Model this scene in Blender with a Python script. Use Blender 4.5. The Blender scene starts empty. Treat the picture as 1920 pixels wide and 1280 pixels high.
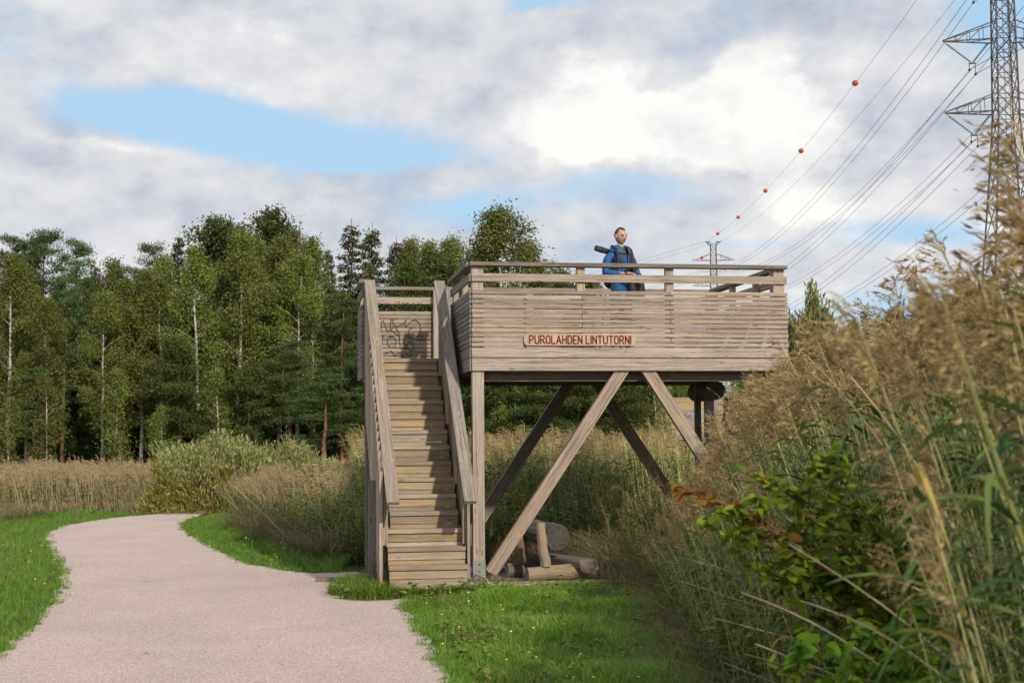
import bpy, math, random
import numpy as np
from mathutils import Vector, Matrix
rng = np.random.default_rng(7); random.seed(7)
S = bpy.context.scene; COL = S.collection
PI = math.pi
# ------------------------------------------------------------------ camera
FPX = 2700.0
_vy = np.array([518-960, -(830-640), -FPX]); _vy = _vy/np.linalg.norm(_vy)
_vx = np.array([17195., -54., -FPX]); _vx = _vx/np.linalg.norm(_vx); _vx = _vx - _vx.dot(_vy)*_vy; _vx = _vx/np.linalg.norm(_vx)
CR = np.array([_vx, _vy, np.cross(_vx, _vy)])
CP = np.array([-2.3088, -17.2361, 1.6])
def ray(px, py): return CR @ np.array([px-960., -(py-640.), -FPX])
def onZ(px, py, z):
    d = ray(px, py); return CP + d*((z-CP[2])/d[2])
def onY(px, py, y):
    d = ray(px, py); return CP + d*((y-CP[1])/d[1])
def atD(px, py, dep): return CP + ray(px, py)/FPX*dep
FH = CR @ np.array([0, 0, -1.]); FH = np.array([FH[0], FH[1]]); FH /= np.linalg.norm(FH)
RH = np.array([FH[1], -FH[0]])
def ld(lat, d): return CP[:2] + FH*d + RH*lat          # lateral / distance -> world xy
def toLD(xy): q = np.asarray(xy)-CP[:2]; return q@RH, q@FH
cd = bpy.data.cameras.new('camera'); cam = bpy.data.objects.new('camera', cd); COL.objects.link(cam)
M = Matrix([[*CR[0], CP[0]], [*CR[1], CP[1]], [*CR[2], CP[2]], [0, 0, 0, 1]]); cam.matrix_world = M
cd.sensor_width = 36; cd.lens = FPX/1920*36; cd.clip_start = .1; cd.clip_end = 6000
cd.dof.use_dof = True; cd.dof.focus_distance = 17.8; cd.dof.aperture_fstop = 5.0
S.camera = cam
# ------------------------------------------------------------------ light
SUN_AZ = math.radians(17); SUN_EL = math.radians(31)      # az: from -Y (towards camera) turning to +X
sdir = Vector((math.sin(SUN_AZ)*math.cos(SUN_EL), -math.cos(SUN_AZ)*math.cos(SUN_EL), math.sin(SUN_EL)))
sl = bpy.data.lights.new('sun', 'SUN'); sl.energy = 3.7; sl.angle = math.radians(2.0); sl.color = (1, .89, .74)
so = bpy.data.objects.new('sun', sl); COL.objects.link(so); so.rotation_euler = sdir.to_track_quat('Z', 'Y').to_euler()
S.view_settings.view_transform = 'Standard'; S.view_settings.look = 'None'; S.view_settings.exposure = 0; S.view_settings.gamma = 1
S.cycles.max_bounces = 5; S.cycles.transparent_max_bounces = 6

class NT:
    def __init__(s, nt): s.nt = nt; nt.nodes.clear()
    def n(s, t, **k):
        o = s.nt.nodes.new(t)
        for a, b in k.items(): setattr(o, a, b)
        return o
    def l(s, a, b): s.nt.links.new(a, b)
    def set(s, inp, v):
        if isinstance(v, bpy.types.NodeSocket): s.l(v, inp)
        elif v is not None: inp.default_value = v
    def math(s, op, a, b=None, c=None, clamp=False):
        o = s.n('ShaderNodeMath', operation=op, use_clamp=clamp)
        s.set(o.inputs[0], a); s.set(o.inputs[1], b)
        if c is not None: s.set(o.inputs[2], c)
        return o.outputs[0]
    def mix(s, f, a, b, bt='MIX'):
        o = s.n('ShaderNodeMix', data_type='RGBA', blend_type=bt); s.set(o.inputs[0], f)
        s.set(o.inputs[6], (*a, 1) if isinstance(a, tuple) else a); s.set(o.inputs[7], (*b, 1) if isinstance(b, tuple) else b)
        return o.outputs[2]
    def ramp(s, f, *st):
        o = s.n('ShaderNodeValToRGB'); e = o.color_ramp.elements
        while len(e) < len(st): e.new(.5)
        for q, (p, c) in zip(e, st): q.position = p; q.color = (*c, 1) if isinstance(c, tuple) else (c, c, c, 1)
        s.set(o.inputs[0], f); return o.outputs[0]
    def noise(s, vec, scale, detail=4, rough=.55, dist=0):
        o = s.n('ShaderNodeTexNoise'); o.inputs['Scale'].default_value = scale; o.inputs['Detail'].default_value = detail
        o.inputs['Roughness'].default_value = rough; o.inputs['Distortion'].default_value = dist
        if vec is not None: s.l(vec, o.inputs['Vector'])
        return o.outputs[0]
    def mapping(s, vec, scale=(1, 1, 1), loc=(0, 0, 0)):
        o = s.n('ShaderNodeMapping'); s.l(vec, o.inputs[0]); o.inputs[3].default_value = scale; o.inputs[1].default_value = loc
        return o.outputs[0]
# ------------------------------------------------------------------ world: Nishita sky with clouds laid out by direction
W = bpy.data.worlds.new('World'); S.world = W; W.use_nodes = True
w = NT(W.node_tree)
sky = w.n('ShaderNodeTexSky', sky_type='NISHITA', sun_disc=False, sun_elevation=SUN_EL, sun_rotation=PI-SUN_AZ, air_density=1.0, dust_density=.6, ozone_density=1.6)
tc = w.n('ShaderNodeTexCoord'); sx = w.n('ShaderNodeSeparateXYZ'); w.l(tc.outputs['Generated'], sx.inputs[0])
AZ = w.math('ARCTAN2', sx.outputs[0], sx.outputs[1]); EL = w.math('ARCSINE', sx.outputs[2])
def azel(px, py):
    d = ray(px, py); d = d/np.linalg.norm(d); return math.atan2(d[0], d[1]), math.asin(d[2])
cv = w.n('ShaderNodeCombineXYZ'); w.l(w.math('MULTIPLY', AZ, 1.0), cv.inputs[0]); w.l(w.math('MULTIPLY', EL, 1.5), cv.inputs[1])
cv.inputs[2].default_value = 3.1
wn = w.n('ShaderNodeTexNoise', noise_dimensions='3D'); w.l(cv.outputs[0], wn.inputs['Vector']); wn.inputs['Scale'].default_value = 9; wn.inputs['Detail'].default_value = 4
def blob(px, py, rx, ry, amp, AZs, ELs, p=1.0):
    a, e = azel(px, py)
    q1 = w.math('MULTIPLY', w.math('SUBTRACT', AZs, a), FPX/rx); q2 = w.math('MULTIPLY', w.math('SUBTRACT', ELs, e), FPX/ry)
    r2 = w.math('ADD', w.math('MULTIPLY', q1, q1), w.math('MULTIPLY', q2, q2))
    return w.math('MULTIPLY', w.math('EXPONENT', w.math('MULTIPLY', r2, -1.0)), amp)
wsep = w.n('ShaderNodeSeparateColor'); w.l(wn.outputs['Color'], wsep.inputs[0])
AZw = w.math('ADD', AZ, w.math('MULTIPLY', w.math('SUBTRACT', wsep.outputs[0], .5), .075))
ELw = w.math('ADD', EL, w.math('MULTIPLY', w.math('SUBTRACT', wsep.outputs[1], .5), .045))
def total(items):
    t = None
    for it in items:
        b = blob(*it, AZw, ELw); t = b if t is None else w.math('ADD', t, b)
    return t
fb = w.noise(cv.outputs[0], 5.6, 12, .60)
fb2 = w.noise(w.mapping(cv.outputs[0], (1, 1, 1), (.012, -.035, 0)), 5.6, 12, .60)
gap = total([(330, 215, 190, 42, .95), (520, 265, 230, 40, .95), (680, 292, 190, 20, .7), (240, 190, 130, 40, .7), (1180, 372, 260, 30, .42), (1880, 30, 90, 60, 1.5), (1010, 8, 90, 16, .7),
             (1640, 610, 260, 60, .8), (1720, 430, 130, 35, .8), (880, 400, 120, 28, .5), (30, 90, 60, 40, .3), (1400, 470, 140, 18, .5), (1230, 340, 80, 20, .4)])
cov = w.math('ADD', w.math('SUBTRACT', 1.02, w.math('MULTIPLY', gap, 1.25)), w.math('MULTIPLY', w.math('SUBTRACT', fb, .5), 1.9))
cov = w.math('ADD', cov, w.math('MULTIPLY', w.math('SUBTRACT', w.noise(cv.outputs[0], 15, 8, .62), .5), 1.1))
covr = w.n('ShaderNodeMapRange', interpolation_type='SMOOTHSTEP'); w.l(cov, covr.inputs[0]); covr.inputs[1].default_value = .02; covr.inputs[2].default_value = .92
bright = total([(1240, 235, 270, 60, 1.0), (1430, 150, 100, 80, .8), (1060, 245, 120, 50, .55), (1460, 240, 120, 60, .5), (1080, 325, 110, 30, .4), (1060, 110, 180, 60, .3), (1560, 330, 120, 90, .28), (1530, 400, 90, 50, .3), (80, 250, 200, 36, .3), (300, 290, 220, 18, .25), (560, 70, 220, 50, .25), (1830, 420, 90, 30, .5)])
dark = total([(650, 215, 330, 40, .40), (50, 315, 160, 30, .35), (300, 385, 350, 25, .22), (850, 130, 240, 60, .2), (1250, 325, 330, 18, .25), (1700, 200, 200, 200, .12), (1300, 60, 130, 40, .15), (420, 430, 600, 50, .12)])
cumr = w.n('ShaderNodeMapRange', interpolation_type='SMOOTHSTEP'); fb3 = w.noise(cv.outputs[0], 13, 7, .6)
w.l(w.math('ADD', w.math('ADD', bright, w.math('MULTIPLY', w.math('SUBTRACT', fb, .5), 1.5)), w.math('MULTIPLY', w.math('SUBTRACT', fb3, .5), .8)), cumr.inputs[0]); cumr.inputs[1].default_value = .28; cumr.inputs[2].default_value = .55
rel = w.math('MULTIPLY', w.math('SUBTRACT', fb, fb2), 2.0)
tone = w.math('ADD', w.math('ADD', w.math('SUBTRACT', w.math('ADD', w.math('MULTIPLY', bright, .22), w.math('MULTIPLY', cumr.outputs[0], .30)), w.math('MULTIPLY', dark, .50)), .51), w.math('ADD', rel, w.math('MULTIPLY', w.math('SUBTRACT', fb, .5), .28)))
ccol = w.ramp(tone, (0, (.40, .45, .55)), (.28, (.54, .585, .67)), (.48, (.68, .70, .745)), (.72, (.82, .82, .83)), (1, (1.0, .99, .965)))
skc = w.mix(1.0, sky.outputs[0], (.105, .105, .105), 'MULTIPLY')
skb = w.mix(.85, skc, (.46, .71, .95))
fin = w.mix(covr.outputs[0], skb, ccol)
bg = w.n('ShaderNodeBackground'); w.l(fin, bg.inputs[0]); bg.inputs[1].default_value = 1.0
wo = w.n('ShaderNodeOutputWorld'); w.l(bg.outputs[0], wo.inputs[0])

# ------------------------------------------------------------------ materials
def attr(t, name): o = t.n('ShaderNodeAttribute'); o.attribute_name = name; return o
def mat(name):
    m = bpy.data.materials.new(name); m.use_nodes = True; t = NT(m.node_tree)
    out = t.n('ShaderNodeOutputMaterial'); p = t.n('ShaderNodeBsdfPrincipled'); t.l(p.outputs[0], out.inputs[0])
    return m, t, p, out
def simple(name, c, rough=.6, metal=0, var=.15, scale=20, bump=0, spec=.5):
    m, t, p, o = mat(name); g = t.n('ShaderNodeTexCoord'); n = t.noise(g.outputs['Object'], scale, 4)
    t.l(t.mix(n, tuple(x*(1-var) for x in c), tuple(min(1, x*(1+var)) for x in c)), p.inputs['Base Color'])
    p.inputs['Roughness'].default_value = rough; p.inputs['Metallic'].default_value = metal; p.inputs['Specular IOR Level'].default_value = spec
    if bump:
        b = t.n('ShaderNodeBump'); b.inputs['Strength'].default_value = bump; b.inputs['Distance'].default_value = .01; t.l(n, b.inputs['Height']); t.l(b.outputs[0], p.inputs['Normal'])
    return m
def leafmat(name, ca, cb, cc=None, trans=.3, rough=.55, spec=.3):
    m, t, p, out = mat(name); a = attr(t, 'rnd')
    stops = [(0, ca), (1, cb)] if cc is None else [(0, ca), (.75, cb), (.97, cb), (1, cc)]
    c = t.ramp(a.outputs['Fac'], *stops)
    oi = t.n('ShaderNodeObjectInfo'); hs = t.n('ShaderNodeHueSaturation'); t.l(c, hs.inputs['Color'])
    t.l(t.math('MULTIPLY_ADD', oi.outputs['Random'], .04, .492), hs.inputs['Hue']); t.l(t.math('MULTIPLY_ADD', oi.outputs['Random'], .5, .75), hs.inputs['Value'])
    c = hs.outputs[0]
    t.l(c, p.inputs['Base Color']); p.inputs['Roughness'].default_value = rough; p.inputs['Specular IOR Level'].default_value = spec
    tr = t.n('ShaderNodeBsdfTranslucent'); t.l(c, tr.inputs[0]); ms = t.n('ShaderNodeMixShader'); ms.inputs[0].default_value = trans
    t.l(p.outputs[0], ms.inputs[1]); t.l(tr.outputs[0], ms.inputs[2]); t.l(ms.outputs[0], out.inputs[0])
    return m
def woodmat(name, light, mid, darkc, stain=None, green=.0, knots=1.0):
    m, t, p, o = mat(name)
    uv = t.n('ShaderNodeUVMap'); rn = attr(t, 'rnd'); ob = t.n('ShaderNodeTexCoord').outputs['Object']
    cmb = t.n('ShaderNodeVectorMath', operation='ADD'); t.l(uv.outputs[0], cmb.inputs[0])
    rv = t.n('ShaderNodeCombineXYZ'); t.l(t.math('MULTIPLY', rn.outputs['Fac'], 37.), rv.inputs[0]); t.l(t.math('MULTIPLY', rn.outputs['Fac'], 11.), rv.inputs[1]); t.l(rv.outputs[0], cmb.inputs[1])
    vec = cmb.outputs[0]
    wob = t.noise(t.mapping(vec, (3, 6, 1)), 1.6, 3)
    vo = t.n('ShaderNodeTexVoronoi', feature='F1', voronoi_dimensions='2D'); t.l(t.mapping(vec, (2.3, 8.0, 1)), vo.inputs['Vector']); vo.inputs['Scale'].default_value = 1.0; vo.inputs['Randomness'].default_value = .9
    vcs = t.n('ShaderNodeSeparateColor'); t.l(vo.outputs['Color'], vcs.inputs[0]); kd = t.math('ADD', vo.outputs['Distance'], t.math('MULTIPLY', vcs.outputs[0], .13))
    warp = t.n('ShaderNodeVectorMath', operation='ADD'); t.l(vec, warp.inputs[0]); wv = t.n('ShaderNodeCombineXYZ')
    t.l(t.math('MULTIPLY', t.math('SUBTRACT', wob, .5), .05), wv.inputs[1]); t.l(wv.outputs[0], warp.inputs[1])
    g1 = t.noise(t.mapping(warp.outputs[0], (1.2, 42, 1)), 1, 5, .6); g2 = t.noise(t.mapping(warp.outputs[0], (7, 240, 1)), 1, 3, .6)
    g = t.math('ADD', t.math('MULTIPLY', g1, .7), t.math('MULTIPLY', g2, .4))
    c = t.ramp(g, (.38, darkc), (.52, mid), (.66, light))
    blot = t.noise(ob, 1.7, 5, .6)
    c = t.mix(t.math('MULTIPLY', t.ramp(blot, (.42, 0.), (.72, 1.)), .30), c, (.16, .145, .12))
    if green: c = t.mix(t.math('MULTIPLY', t.ramp(t.noise(ob, 3.1, 5), (.5, 0.), (.7, 1.)), green), c, (.13, .13, .05))
    if stain:
        sn = t.noise(t.mapping(vec, (1.5, 8, 1)), 1.3, 4); sa = attr(t, 'stain')
        c = t.mix(t.math('MULTIPLY', t.math('MULTIPLY', sa.outputs['Fac'], t.ramp(sn, (.3, 0.), (.65, 1.))), .62), c, stain)
    kn = t.ramp(kd, (0, 1.), (.07, 1.), (.12, 0.)); ring = t.ramp(kd, (.12, 0.), (.16, .5), (.27, 0.))
    c = t.mix(t.math('MULTIPLY', kn, .6*knots), c, (.13, .085, .055)); c = t.mix(t.math('MULTIPLY', ring, .6*knots), c, (.42, .33, .24))
    cr = t.noise(t.mapping(warp.outputs[0], (.9, 60, 1), (5, 3, 0)), 1, 2, .5); crk = t.ramp(cr, (.265, 1.), (.295, 0.))
    c = t.mix(t.math('MULTIPLY', crk, .8), c, (.03, .022, .015))
    hs = t.n('ShaderNodeHueSaturation'); t.l(c, hs.inputs['Color'])
    r2 = t.math('FRACT', t.math('MULTIPLY', rn.outputs['Fac'], 7.31))
    t.l(t.math('MULTIPLY_ADD', rn.outputs['Fac'], .42, .80), hs.inputs['Value']); t.l(t.math('MULTIPLY_ADD', r2, .5, .75), hs.inputs['Saturation'])
    t.l(hs.outputs[0], p.inputs['Base Color']); p.inputs['Roughness'].default_value = .82; p.inputs['Specular IOR Level'].default_value = .25
    b = t.n('ShaderNodeBump'); b.inputs['Strength'].default_value = .5; b.inputs['Distance'].default_value = .004
    t.l(t.math('SUBTRACT', g, t.math('MULTIPLY', crk, .6)), b.inputs['Height']); t.l(b.outputs[0], p.inputs['Normal'])
    return m
MW = woodmat('weathered_boards', (.44, .365, .30), (.31, .252, .205), (.125, .095, .075), green=.05)
MG = woodmat('rail_boards', (.29, .26, .225), (.195, .17, .145), (.075, .064, .054), green=.2)
MSD = woodmat('shaded_side_boards', (.27, .25, .225), (.19, .175, .155), (.08, .072, .065), green=.1)  # greyer weathered wood, with the left walls' shade also put into the colour
MT = woodmat('stair_boards', (.40, .335, .265), (.285, .235, .185), (.13, .10, .078), stain=(.38, .265, .14), green=.35)
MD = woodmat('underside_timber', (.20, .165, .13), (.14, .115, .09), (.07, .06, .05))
ML = woodmat('log_wood', (.22, .18, .145), (.14, .115, .09), (.06, .05, .04), knots=.6)
MLG = woodmat('grey_log_wood', (.12, .115, .115), (.07, .066, .064), (.03, .027, .026), knots=.4)
MLP = woodmat('pale_log_wood', (.38, .31, .22), (.29, .23, .16), (.14, .11, .08), knots=.6)
MSIGN = woodmat('sign_wood', (.52, .41, .32), (.45, .35, .27), (.34, .26, .19), knots=.2)
MRED = simple('routed_red_paint', (.15, .016, .010), .8, spec=.1)
MSCR = simple('screw_steel', (.52, .48, .42), .45, .4)
MSTEEL = simple('galvanised_steel', (.30, .32, .30), .5, .7, .3, 9)
MRUST = simple('rusty_bolt', (.12, .05, .03), .8)
MINK = simple('black_marker', (.02, .02, .022), .6)
MPY = simple('weathered_lattice_steel', (.085, .062, .048), .7, .3, .35, .6)
MGLASS = simple('insulator_glass', (.16, .27, .24), .3)
MWIRE = simple('aluminium_cable', (.10, .10, .11), .6, .3)
MBALL = simple('orange_marker', (.52, .075, .022), .45, 0, .2, 1.2)
# gravel
def gravel():
    m, t, p, o = mat('pink_gravel'); ob = t.n('ShaderNodeTexCoord').outputs['Object']
    n1 = t.noise(ob, 60, 3, .8); n2 = t.noise(ob, .8, 5, .6); vo = t.n('ShaderNodeTexVoronoi'); t.l(ob, vo.inputs['Vector']); vo.inputs['Scale'].default_value = 105
    vs = t.n('ShaderNodeSeparateColor'); t.l(vo.outputs['Color'], vs.inputs[0])
    c = t.ramp(vs.outputs[0], (0, (.30, .225, .21)), (.2, (.52, .41, .375)), (.75, (.66, .53, .49)), (1, (.84, .73, .68)))
    c = t.mix(t.ramp(n2, (.35, 0.), (.7, .35)), c, (.34, .29, .255)); c = t.mix(t.ramp(n1, (.62, 0.), (.72, .5)), c, (.45, .24, .16))
    v3 = t.n('ShaderNodeTexVoronoi'); t.l(ob, v3.inputs['Vector']); v3.inputs['Scale'].default_value = 38; v4 = t.n('ShaderNodeSeparateColor'); t.l(v3.outputs['Color'], v4.inputs[0])
    c = t.mix(t.math('MULTIPLY', t.ramp(v3.outputs['Distance'], (.2, 1.), (.4, 0.)), t.ramp(v4.outputs[0], (.80, 0.), (.86, .8))), c, (.24, .17, .155)); c = t.mix(t.math('MULTIPLY', t.ramp(v3.outputs['Distance'], (.2, 1.), (.4, 0.)), t.ramp(v4.outputs[1], (.82, 0.), (.88, .7))), c, (.86, .76, .70))
    v2 = t.n('ShaderNodeTexVoronoi'); t.l(ob, v2.inputs['Vector']); v2.inputs['Scale'].default_value = 9; c = t.mix(t.ramp(v2.outputs['Distance'], (.035, .75), (.07, 0.)), c, (.10, .08, .065))
    t.l(c, p.inputs['Base Color']); p.inputs['Roughness'].default_value = .92; p.inputs['Specular IOR Level'].default_value = .2
    b = t.n('ShaderNodeBump'); b.inputs['Strength'].default_value = .8; b.inputs['Distance'].default_value = .012; t.l(t.math('ADD', t.math('MULTIPLY', vo.outputs['Distance'], 1.0), t.math('MULTIPLY', n1, .6)), b.inputs['Height']); t.l(b.outputs[0], p.inputs['Normal'])
    return m
MGRAV = gravel()
def groundmat():
    m, t, p, o = mat('marsh_soil'); g = t.n('ShaderNodeNewGeometry').outputs['Position']
    n = t.noise(g, 1.5, 6, .65); n2 = t.noise(g, .04, 4, .6); n3 = t.noise(g, .35, 5, .6)
    c = t.ramp(n, (.3, (.035, .03, .016)), (.6, (.06, .062, .022)), (.8, (.10, .085, .04)))
    fa = attr(t, 'field')
    f = t.ramp(n2, (.35, (.36, .25, .12)), (.5, (.42, .31, .15)), (.62, (.20, .19, .07)))
    f = t.mix(t.ramp(n3, (.45, 0.), (.7, .7)), f, (.24, .13, .07))
    c = t.mix(fa.outputs['Fac'], c, f)
    t.l(c, p.inputs['Base Color']); p.inputs['Roughness'].default_value = .95; p.inputs['Specular IOR Level'].default_value = .1
    return m
MGROUND = groundmat()
MSTEM = leafmat('reed_stem', (.27, .26, .08), (.50, .42, .22), trans=.1)
MDRY = leafmat('dry_reed_stalk', (.42, .32, .20), (.58, .46, .30), trans=.1)
MRLEAF = leafmat('reed_leaf', (.04, .075, .02), (.16, .185, .045), (.42, .27, .09), trans=.35)
MPLUME = leafmat('reed_plume', (.20, .12, .062), (.46, .31, .17), trans=.35)
MPLUMEF = leafmat('pale_reed_plume', (.31, .22, .115), (.62, .47, .26), trans=.35)
MGRASS = leafmat('grass_blade', (.07, .17, .014), (.26, .45, .04), (.46, .40, .16), trans=.35)
MGRASSD = leafmat('verge_grass_blade', (.06, .13, .012), (.22, .34, .035), (.36, .28, .11), trans=.35)
MBROWNG = leafmat('tangled_brown_grass', (.09, .09, .03), (.26, .20, .09), (.40, .32, .18), trans=.25)
MWEED = leafmat('weed_leaf', (.06, .10, .016), (.21, .27, .045), (.33, .21, .03), trans=.35)
MBIRCH = leafmat('birch_leaf', (.095, .115, .024), (.215, .24, .048), (.42, .24, .03), trans=.3)
MBROAD = leafmat('broad_leaf', (.045, .07, .015), (.14, .175, .035), trans=.3)
MPINE = leafmat('pine_needles', (.032, .058, .016), (.11, .15, .04), trans=.1)
MSPRUCE = leafmat('spruce_needles', (.022, .038, .012), (.08, .105, .025), trans=.08)
MCONE = leafmat('spruce_cones', (.16, .06, .02), (.28, .11, .035), trans=.05)
MWILLOW = leafmat('willow_leaf', (.17, .19, .05), (.44, .45, .19), trans=.3)
MWILLOWY = leafmat('yellow_willow_leaf', (.17, .15, .025), (.38, .29, .05), trans=.3)
MDOG = leafmat('dogwood_leaf', (.05, .13, .014), (.34, .48, .035), (.55, .55, .05), trans=.5)
MDOGR = leafmat('red_dogwood_leaf', (.28, .085, .02), (.42, .26, .04), trans=.4)
MTWIG = simple('red_twig', (.13, .045, .025), .7)
MFLY = simple('yellow_petal', (.75, .50, .02), .6); MFLP = simple('clover_petal', (.42, .12, .28), .6); MFLW = simple('white_petal', (.75, .75, .65), .6)
def bark(name, c1, c2, marks=None):
    m, t, p, o = mat(name); ob = t.n('ShaderNodeTexCoord').outputs['Object']
    n = t.noise(t.mapping(ob, (4, 4, 1.2)), 1, 5, .7); c = t.ramp(n, (.35, c1), (.65, c2))
    if marks: c = t.mix(t.ramp(t.noise(t.mapping(ob, (2, 2, 9)), .9, 3, .6), (.55, 0.), (.62, 1.)), c, marks)
    t.l(c, p.inputs['Base Color']); p.inputs['Roughness'].default_value = .85; return m
MBB = bark('birch_bark', (.34, .32, .27), (.62, .58, .51), (.07, .055, .045))
MPB = bark('pine_bark', (.10, .06, .045), (.24, .115, .065)); MSB = bark('spruce_bark', (.07, .055, .045), (.13, .10, .08))
MROCK = simple('grey_rock', (.26, .25, .25), .9, 0, .3, 1.5, .5)
MASPH = simple('grey_track', (.21, .21, .23), .9, 0, .12, 1)
MPLAS = simple('pale_plaster', (.72, .66, .55), .85); MROOF = simple('grey_roof', (.5, .5, .52), .7); MWIN = simple('dark_window', (.05, .06, .08), .2)

# ------------------------------------------------------------------ mesh helpers
class G:
    """collects quads: vertices, faces, material index, per-face random, uv"""
    def __init__(s): s.V = []; s.F = []; s.m = []; s.r = []; s.n = 0; s.uv = []; s.st = []; s.hasuv = False
    def add(s, V, F, m=0, r=None, uv=None, st=0.):
        V = np.asarray(V, float).reshape(-1, 3); F = np.asarray(F, int).reshape(-1, 4)
        s.V.append(V); s.F.append(F+s.n); s.n += len(V); k = len(F)
        s.m.append(np.full(k, m) if np.isscalar(m) else np.asarray(m)); s.r.append(rng.random(k) if r is None else (np.full(k, float(r)) if np.isscalar(r) else np.asarray(r, float)))
        s.st.append(np.full(k, float(st)))
        if uv is not None: s.uv.append(np.asarray(uv, float).reshape(-1, 2)); s.hasuv = True
        else: s.uv.append(np.zeros((k*4, 2)))
    def arrays(s): return np.concatenate(s.V), np.concatenate(s.F), np.concatenate(s.m), np.concatenate(s.r)
    def box(s, p0, p1, m=0, r=None, st=0., axis=None):
        """axis aligned board from corner p0 to p1"""
        x0, y0, z0 = p0; x1, y1, z1 = p1
        s.obox(((x0+x1)/2, (y0+y1)/2, (z0+z1)/2), np.eye(3), (abs(x1-x0), abs(y1-y0), abs(z1-z0)), m, r, st, axis)
    def obox(s, c, R, size, m=0, r=None, st=0., axis=None):
        """box centred at c; columns of R its axes; grain runs along its longest axis"""
        sx_, sy_, sz_ = size; h = np.array(size)/2
        sg = np.array([[-1,-1,-1],[1,-1,-1],[1,1,-1],[-1,1,-1],[-1,-1,1],[1,-1,1],[1,1,1],[-1,1,1]], float)
        L = sg*h; V = L@np.asarray(R).T + np.array(c)
        F = [[0,3,2,1],[4,5,6,7],[0,1,5,4],[1,2,6,5],[2,3,7,6],[3,0,4,7]]
        la = int(np.argmax(size)) if axis is None else axis; fa = [2, 2, 1, 0, 1, 0]; uv = []
        for f, ax in zip(F, fa):
            oth = [a for a in range(3) if a != ax]
            if la in oth: ua = la; va = [a for a in oth if a != la][0]
            else: ua, va = oth
            for v in f: uv.append((L[v][ua]*(1 if la in oth else .15), L[v][va]+ax*.37))
        rr = rng.random() if r is None else r
        s.add(V, F, m, rr, uv, st)
    def beam(s, a, b, w_, h_, m=0, r=None, side=None, st=0.):
        a = np.array(a, float); b = np.array(b, float); d = b-a; L = np.linalg.norm(d); d /= L
        sd = np.array([0, 1, 0]) if side is None else np.array(side, float)
        sd = sd-sd.dot(d)*d; sd /= np.linalg.norm(sd); u = np.cross(sd, d)
        s.obox((a+b)/2, np.array([d, sd, u]).T, (L, w_, h_), m, r, st, 0)
    def tube(s, pts, rad, m=0, n=6, r=None, caps=True):
        pts = np.asarray(pts, float); k = len(pts); rad = np.broadcast_to(np.asarray(rad, float), (k,))
        T = np.gradient(pts, axis=0); T /= np.linalg.norm(T, axis=1)[:, None]+1e-9
        ref = np.array([0, 0, 1.]) if abs(T[0][2]) < .9 else np.array([1., 0, 0])
        A = np.cross(T, ref); A /= np.linalg.norm(A, axis=1)[:, None]+1e-9; B = np.cross(T, A)
        th = np.arange(n)/n*2*PI
        V = (pts[:, None]+rad[:, None, None]*(np.cos(th)[None, :, None]*A[:, None]+np.sin(th)[None, :, None]*B[:, None])).reshape(-1, 3)
        F = []; uv = []; cum = np.r_[0, np.cumsum(np.linalg.norm(np.diff(pts, axis=0), axis=1))]
        for i in range(k-1):
            for j in range(n):
                j2 = (j+1) % n; F.append([i*n+j, i*n+j2, (i+1)*n+j2, (i+1)*n+j])
                a0, a1 = j/n*2*PI*rad[i], (j+1)/n*2*PI*rad[i]; uv += [(cum[i], a0), (cum[i], a1), (cum[i+1], a1), (cum[i+1], a0)]
        rr = rng.random() if r is None else r
        if caps:
            nv = len(V); V = np.vstack([V, pts[0], pts[-1]])
            for j in range(0, n, 2):
                F.append([j, nv, (j+2) % n, (j+1) % n]); uv += [(.0, 0), (0, .02), (.02, .02), (.02, 0)]
                o = (k-1)*n; F.append([o+(j+1) % n, o+(j+2) % n, nv+1, o+j]); uv += [(.0, 0), (0, .02), (.02, .02), (.02, 0)]
        s.add(V, F, m, rr, uv)
    def build(s, name, mats, parent=None, smooth=False):
        V, F, m, r = s.arrays(); me = bpy.data.meshes.new(name); nf = len(F)
        me.vertices.add(len(V)); me.vertices.foreach_set('co', V.astype(np.float32).ravel())
        me.loops.add(nf*4); me.loops.foreach_set('vertex_index', F.astype(np.int32).ravel())
        me.polygons.add(nf); me.polygons.foreach_set('loop_start', np.arange(0, nf*4, 4, dtype=np.int32)); me.polygons.foreach_set('loop_total', np.full(nf, 4, np.int32))
        me.polygons.foreach_set('material_index', m.astype(np.int32))
        me.polygons.foreach_set('use_smooth', np.full(nf, bool(smooth)))
        a = me.attributes.new('rnd', 'FLOAT', 'FACE'); a.data.foreach_set('value', r.astype(np.float32))
        st = np.concatenate(s.st)
        if st.any(): a = me.attributes.new('stain', 'FLOAT', 'FACE'); a.data.foreach_set('value', st.astype(np.float32))
        if s.hasuv:
            u = me.uv_layers.new(name='UVMap'); u.data.foreach_set('uv', np.concatenate(s.uv).astype(np.float32).ravel())
        me.update(calc_edges=True)
        for q in (mats if isinstance(mats, (list, tuple)) else [mats]): me.materials.append(q)
        o = bpy.data.objects.new(name, me); COL.objects.link(o)
        if parent: o.parent = parent
        return o
def tag(o, label=None, cat=None, group=None, kind=None):
    if label: o['label'] = label
    if cat: o['category'] = cat
    if group: o['group'] = group
    if kind: o['kind'] = kind
    return o
def empty(name, loc=(0, 0, 0), rz=0, **k):
    o = bpy.data.objects.new(name, None); COL.objects.link(o); o.location = loc; o.rotation_euler[2] = rz; o.empty_display_size = .2
    return tag(o, **k)
def copy_tree(o, parent=None):
    c = o.copy(); COL.objects.link(c); c.parent = parent
    for ch in o.children: copy_tree(ch, c)
    return c
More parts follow.
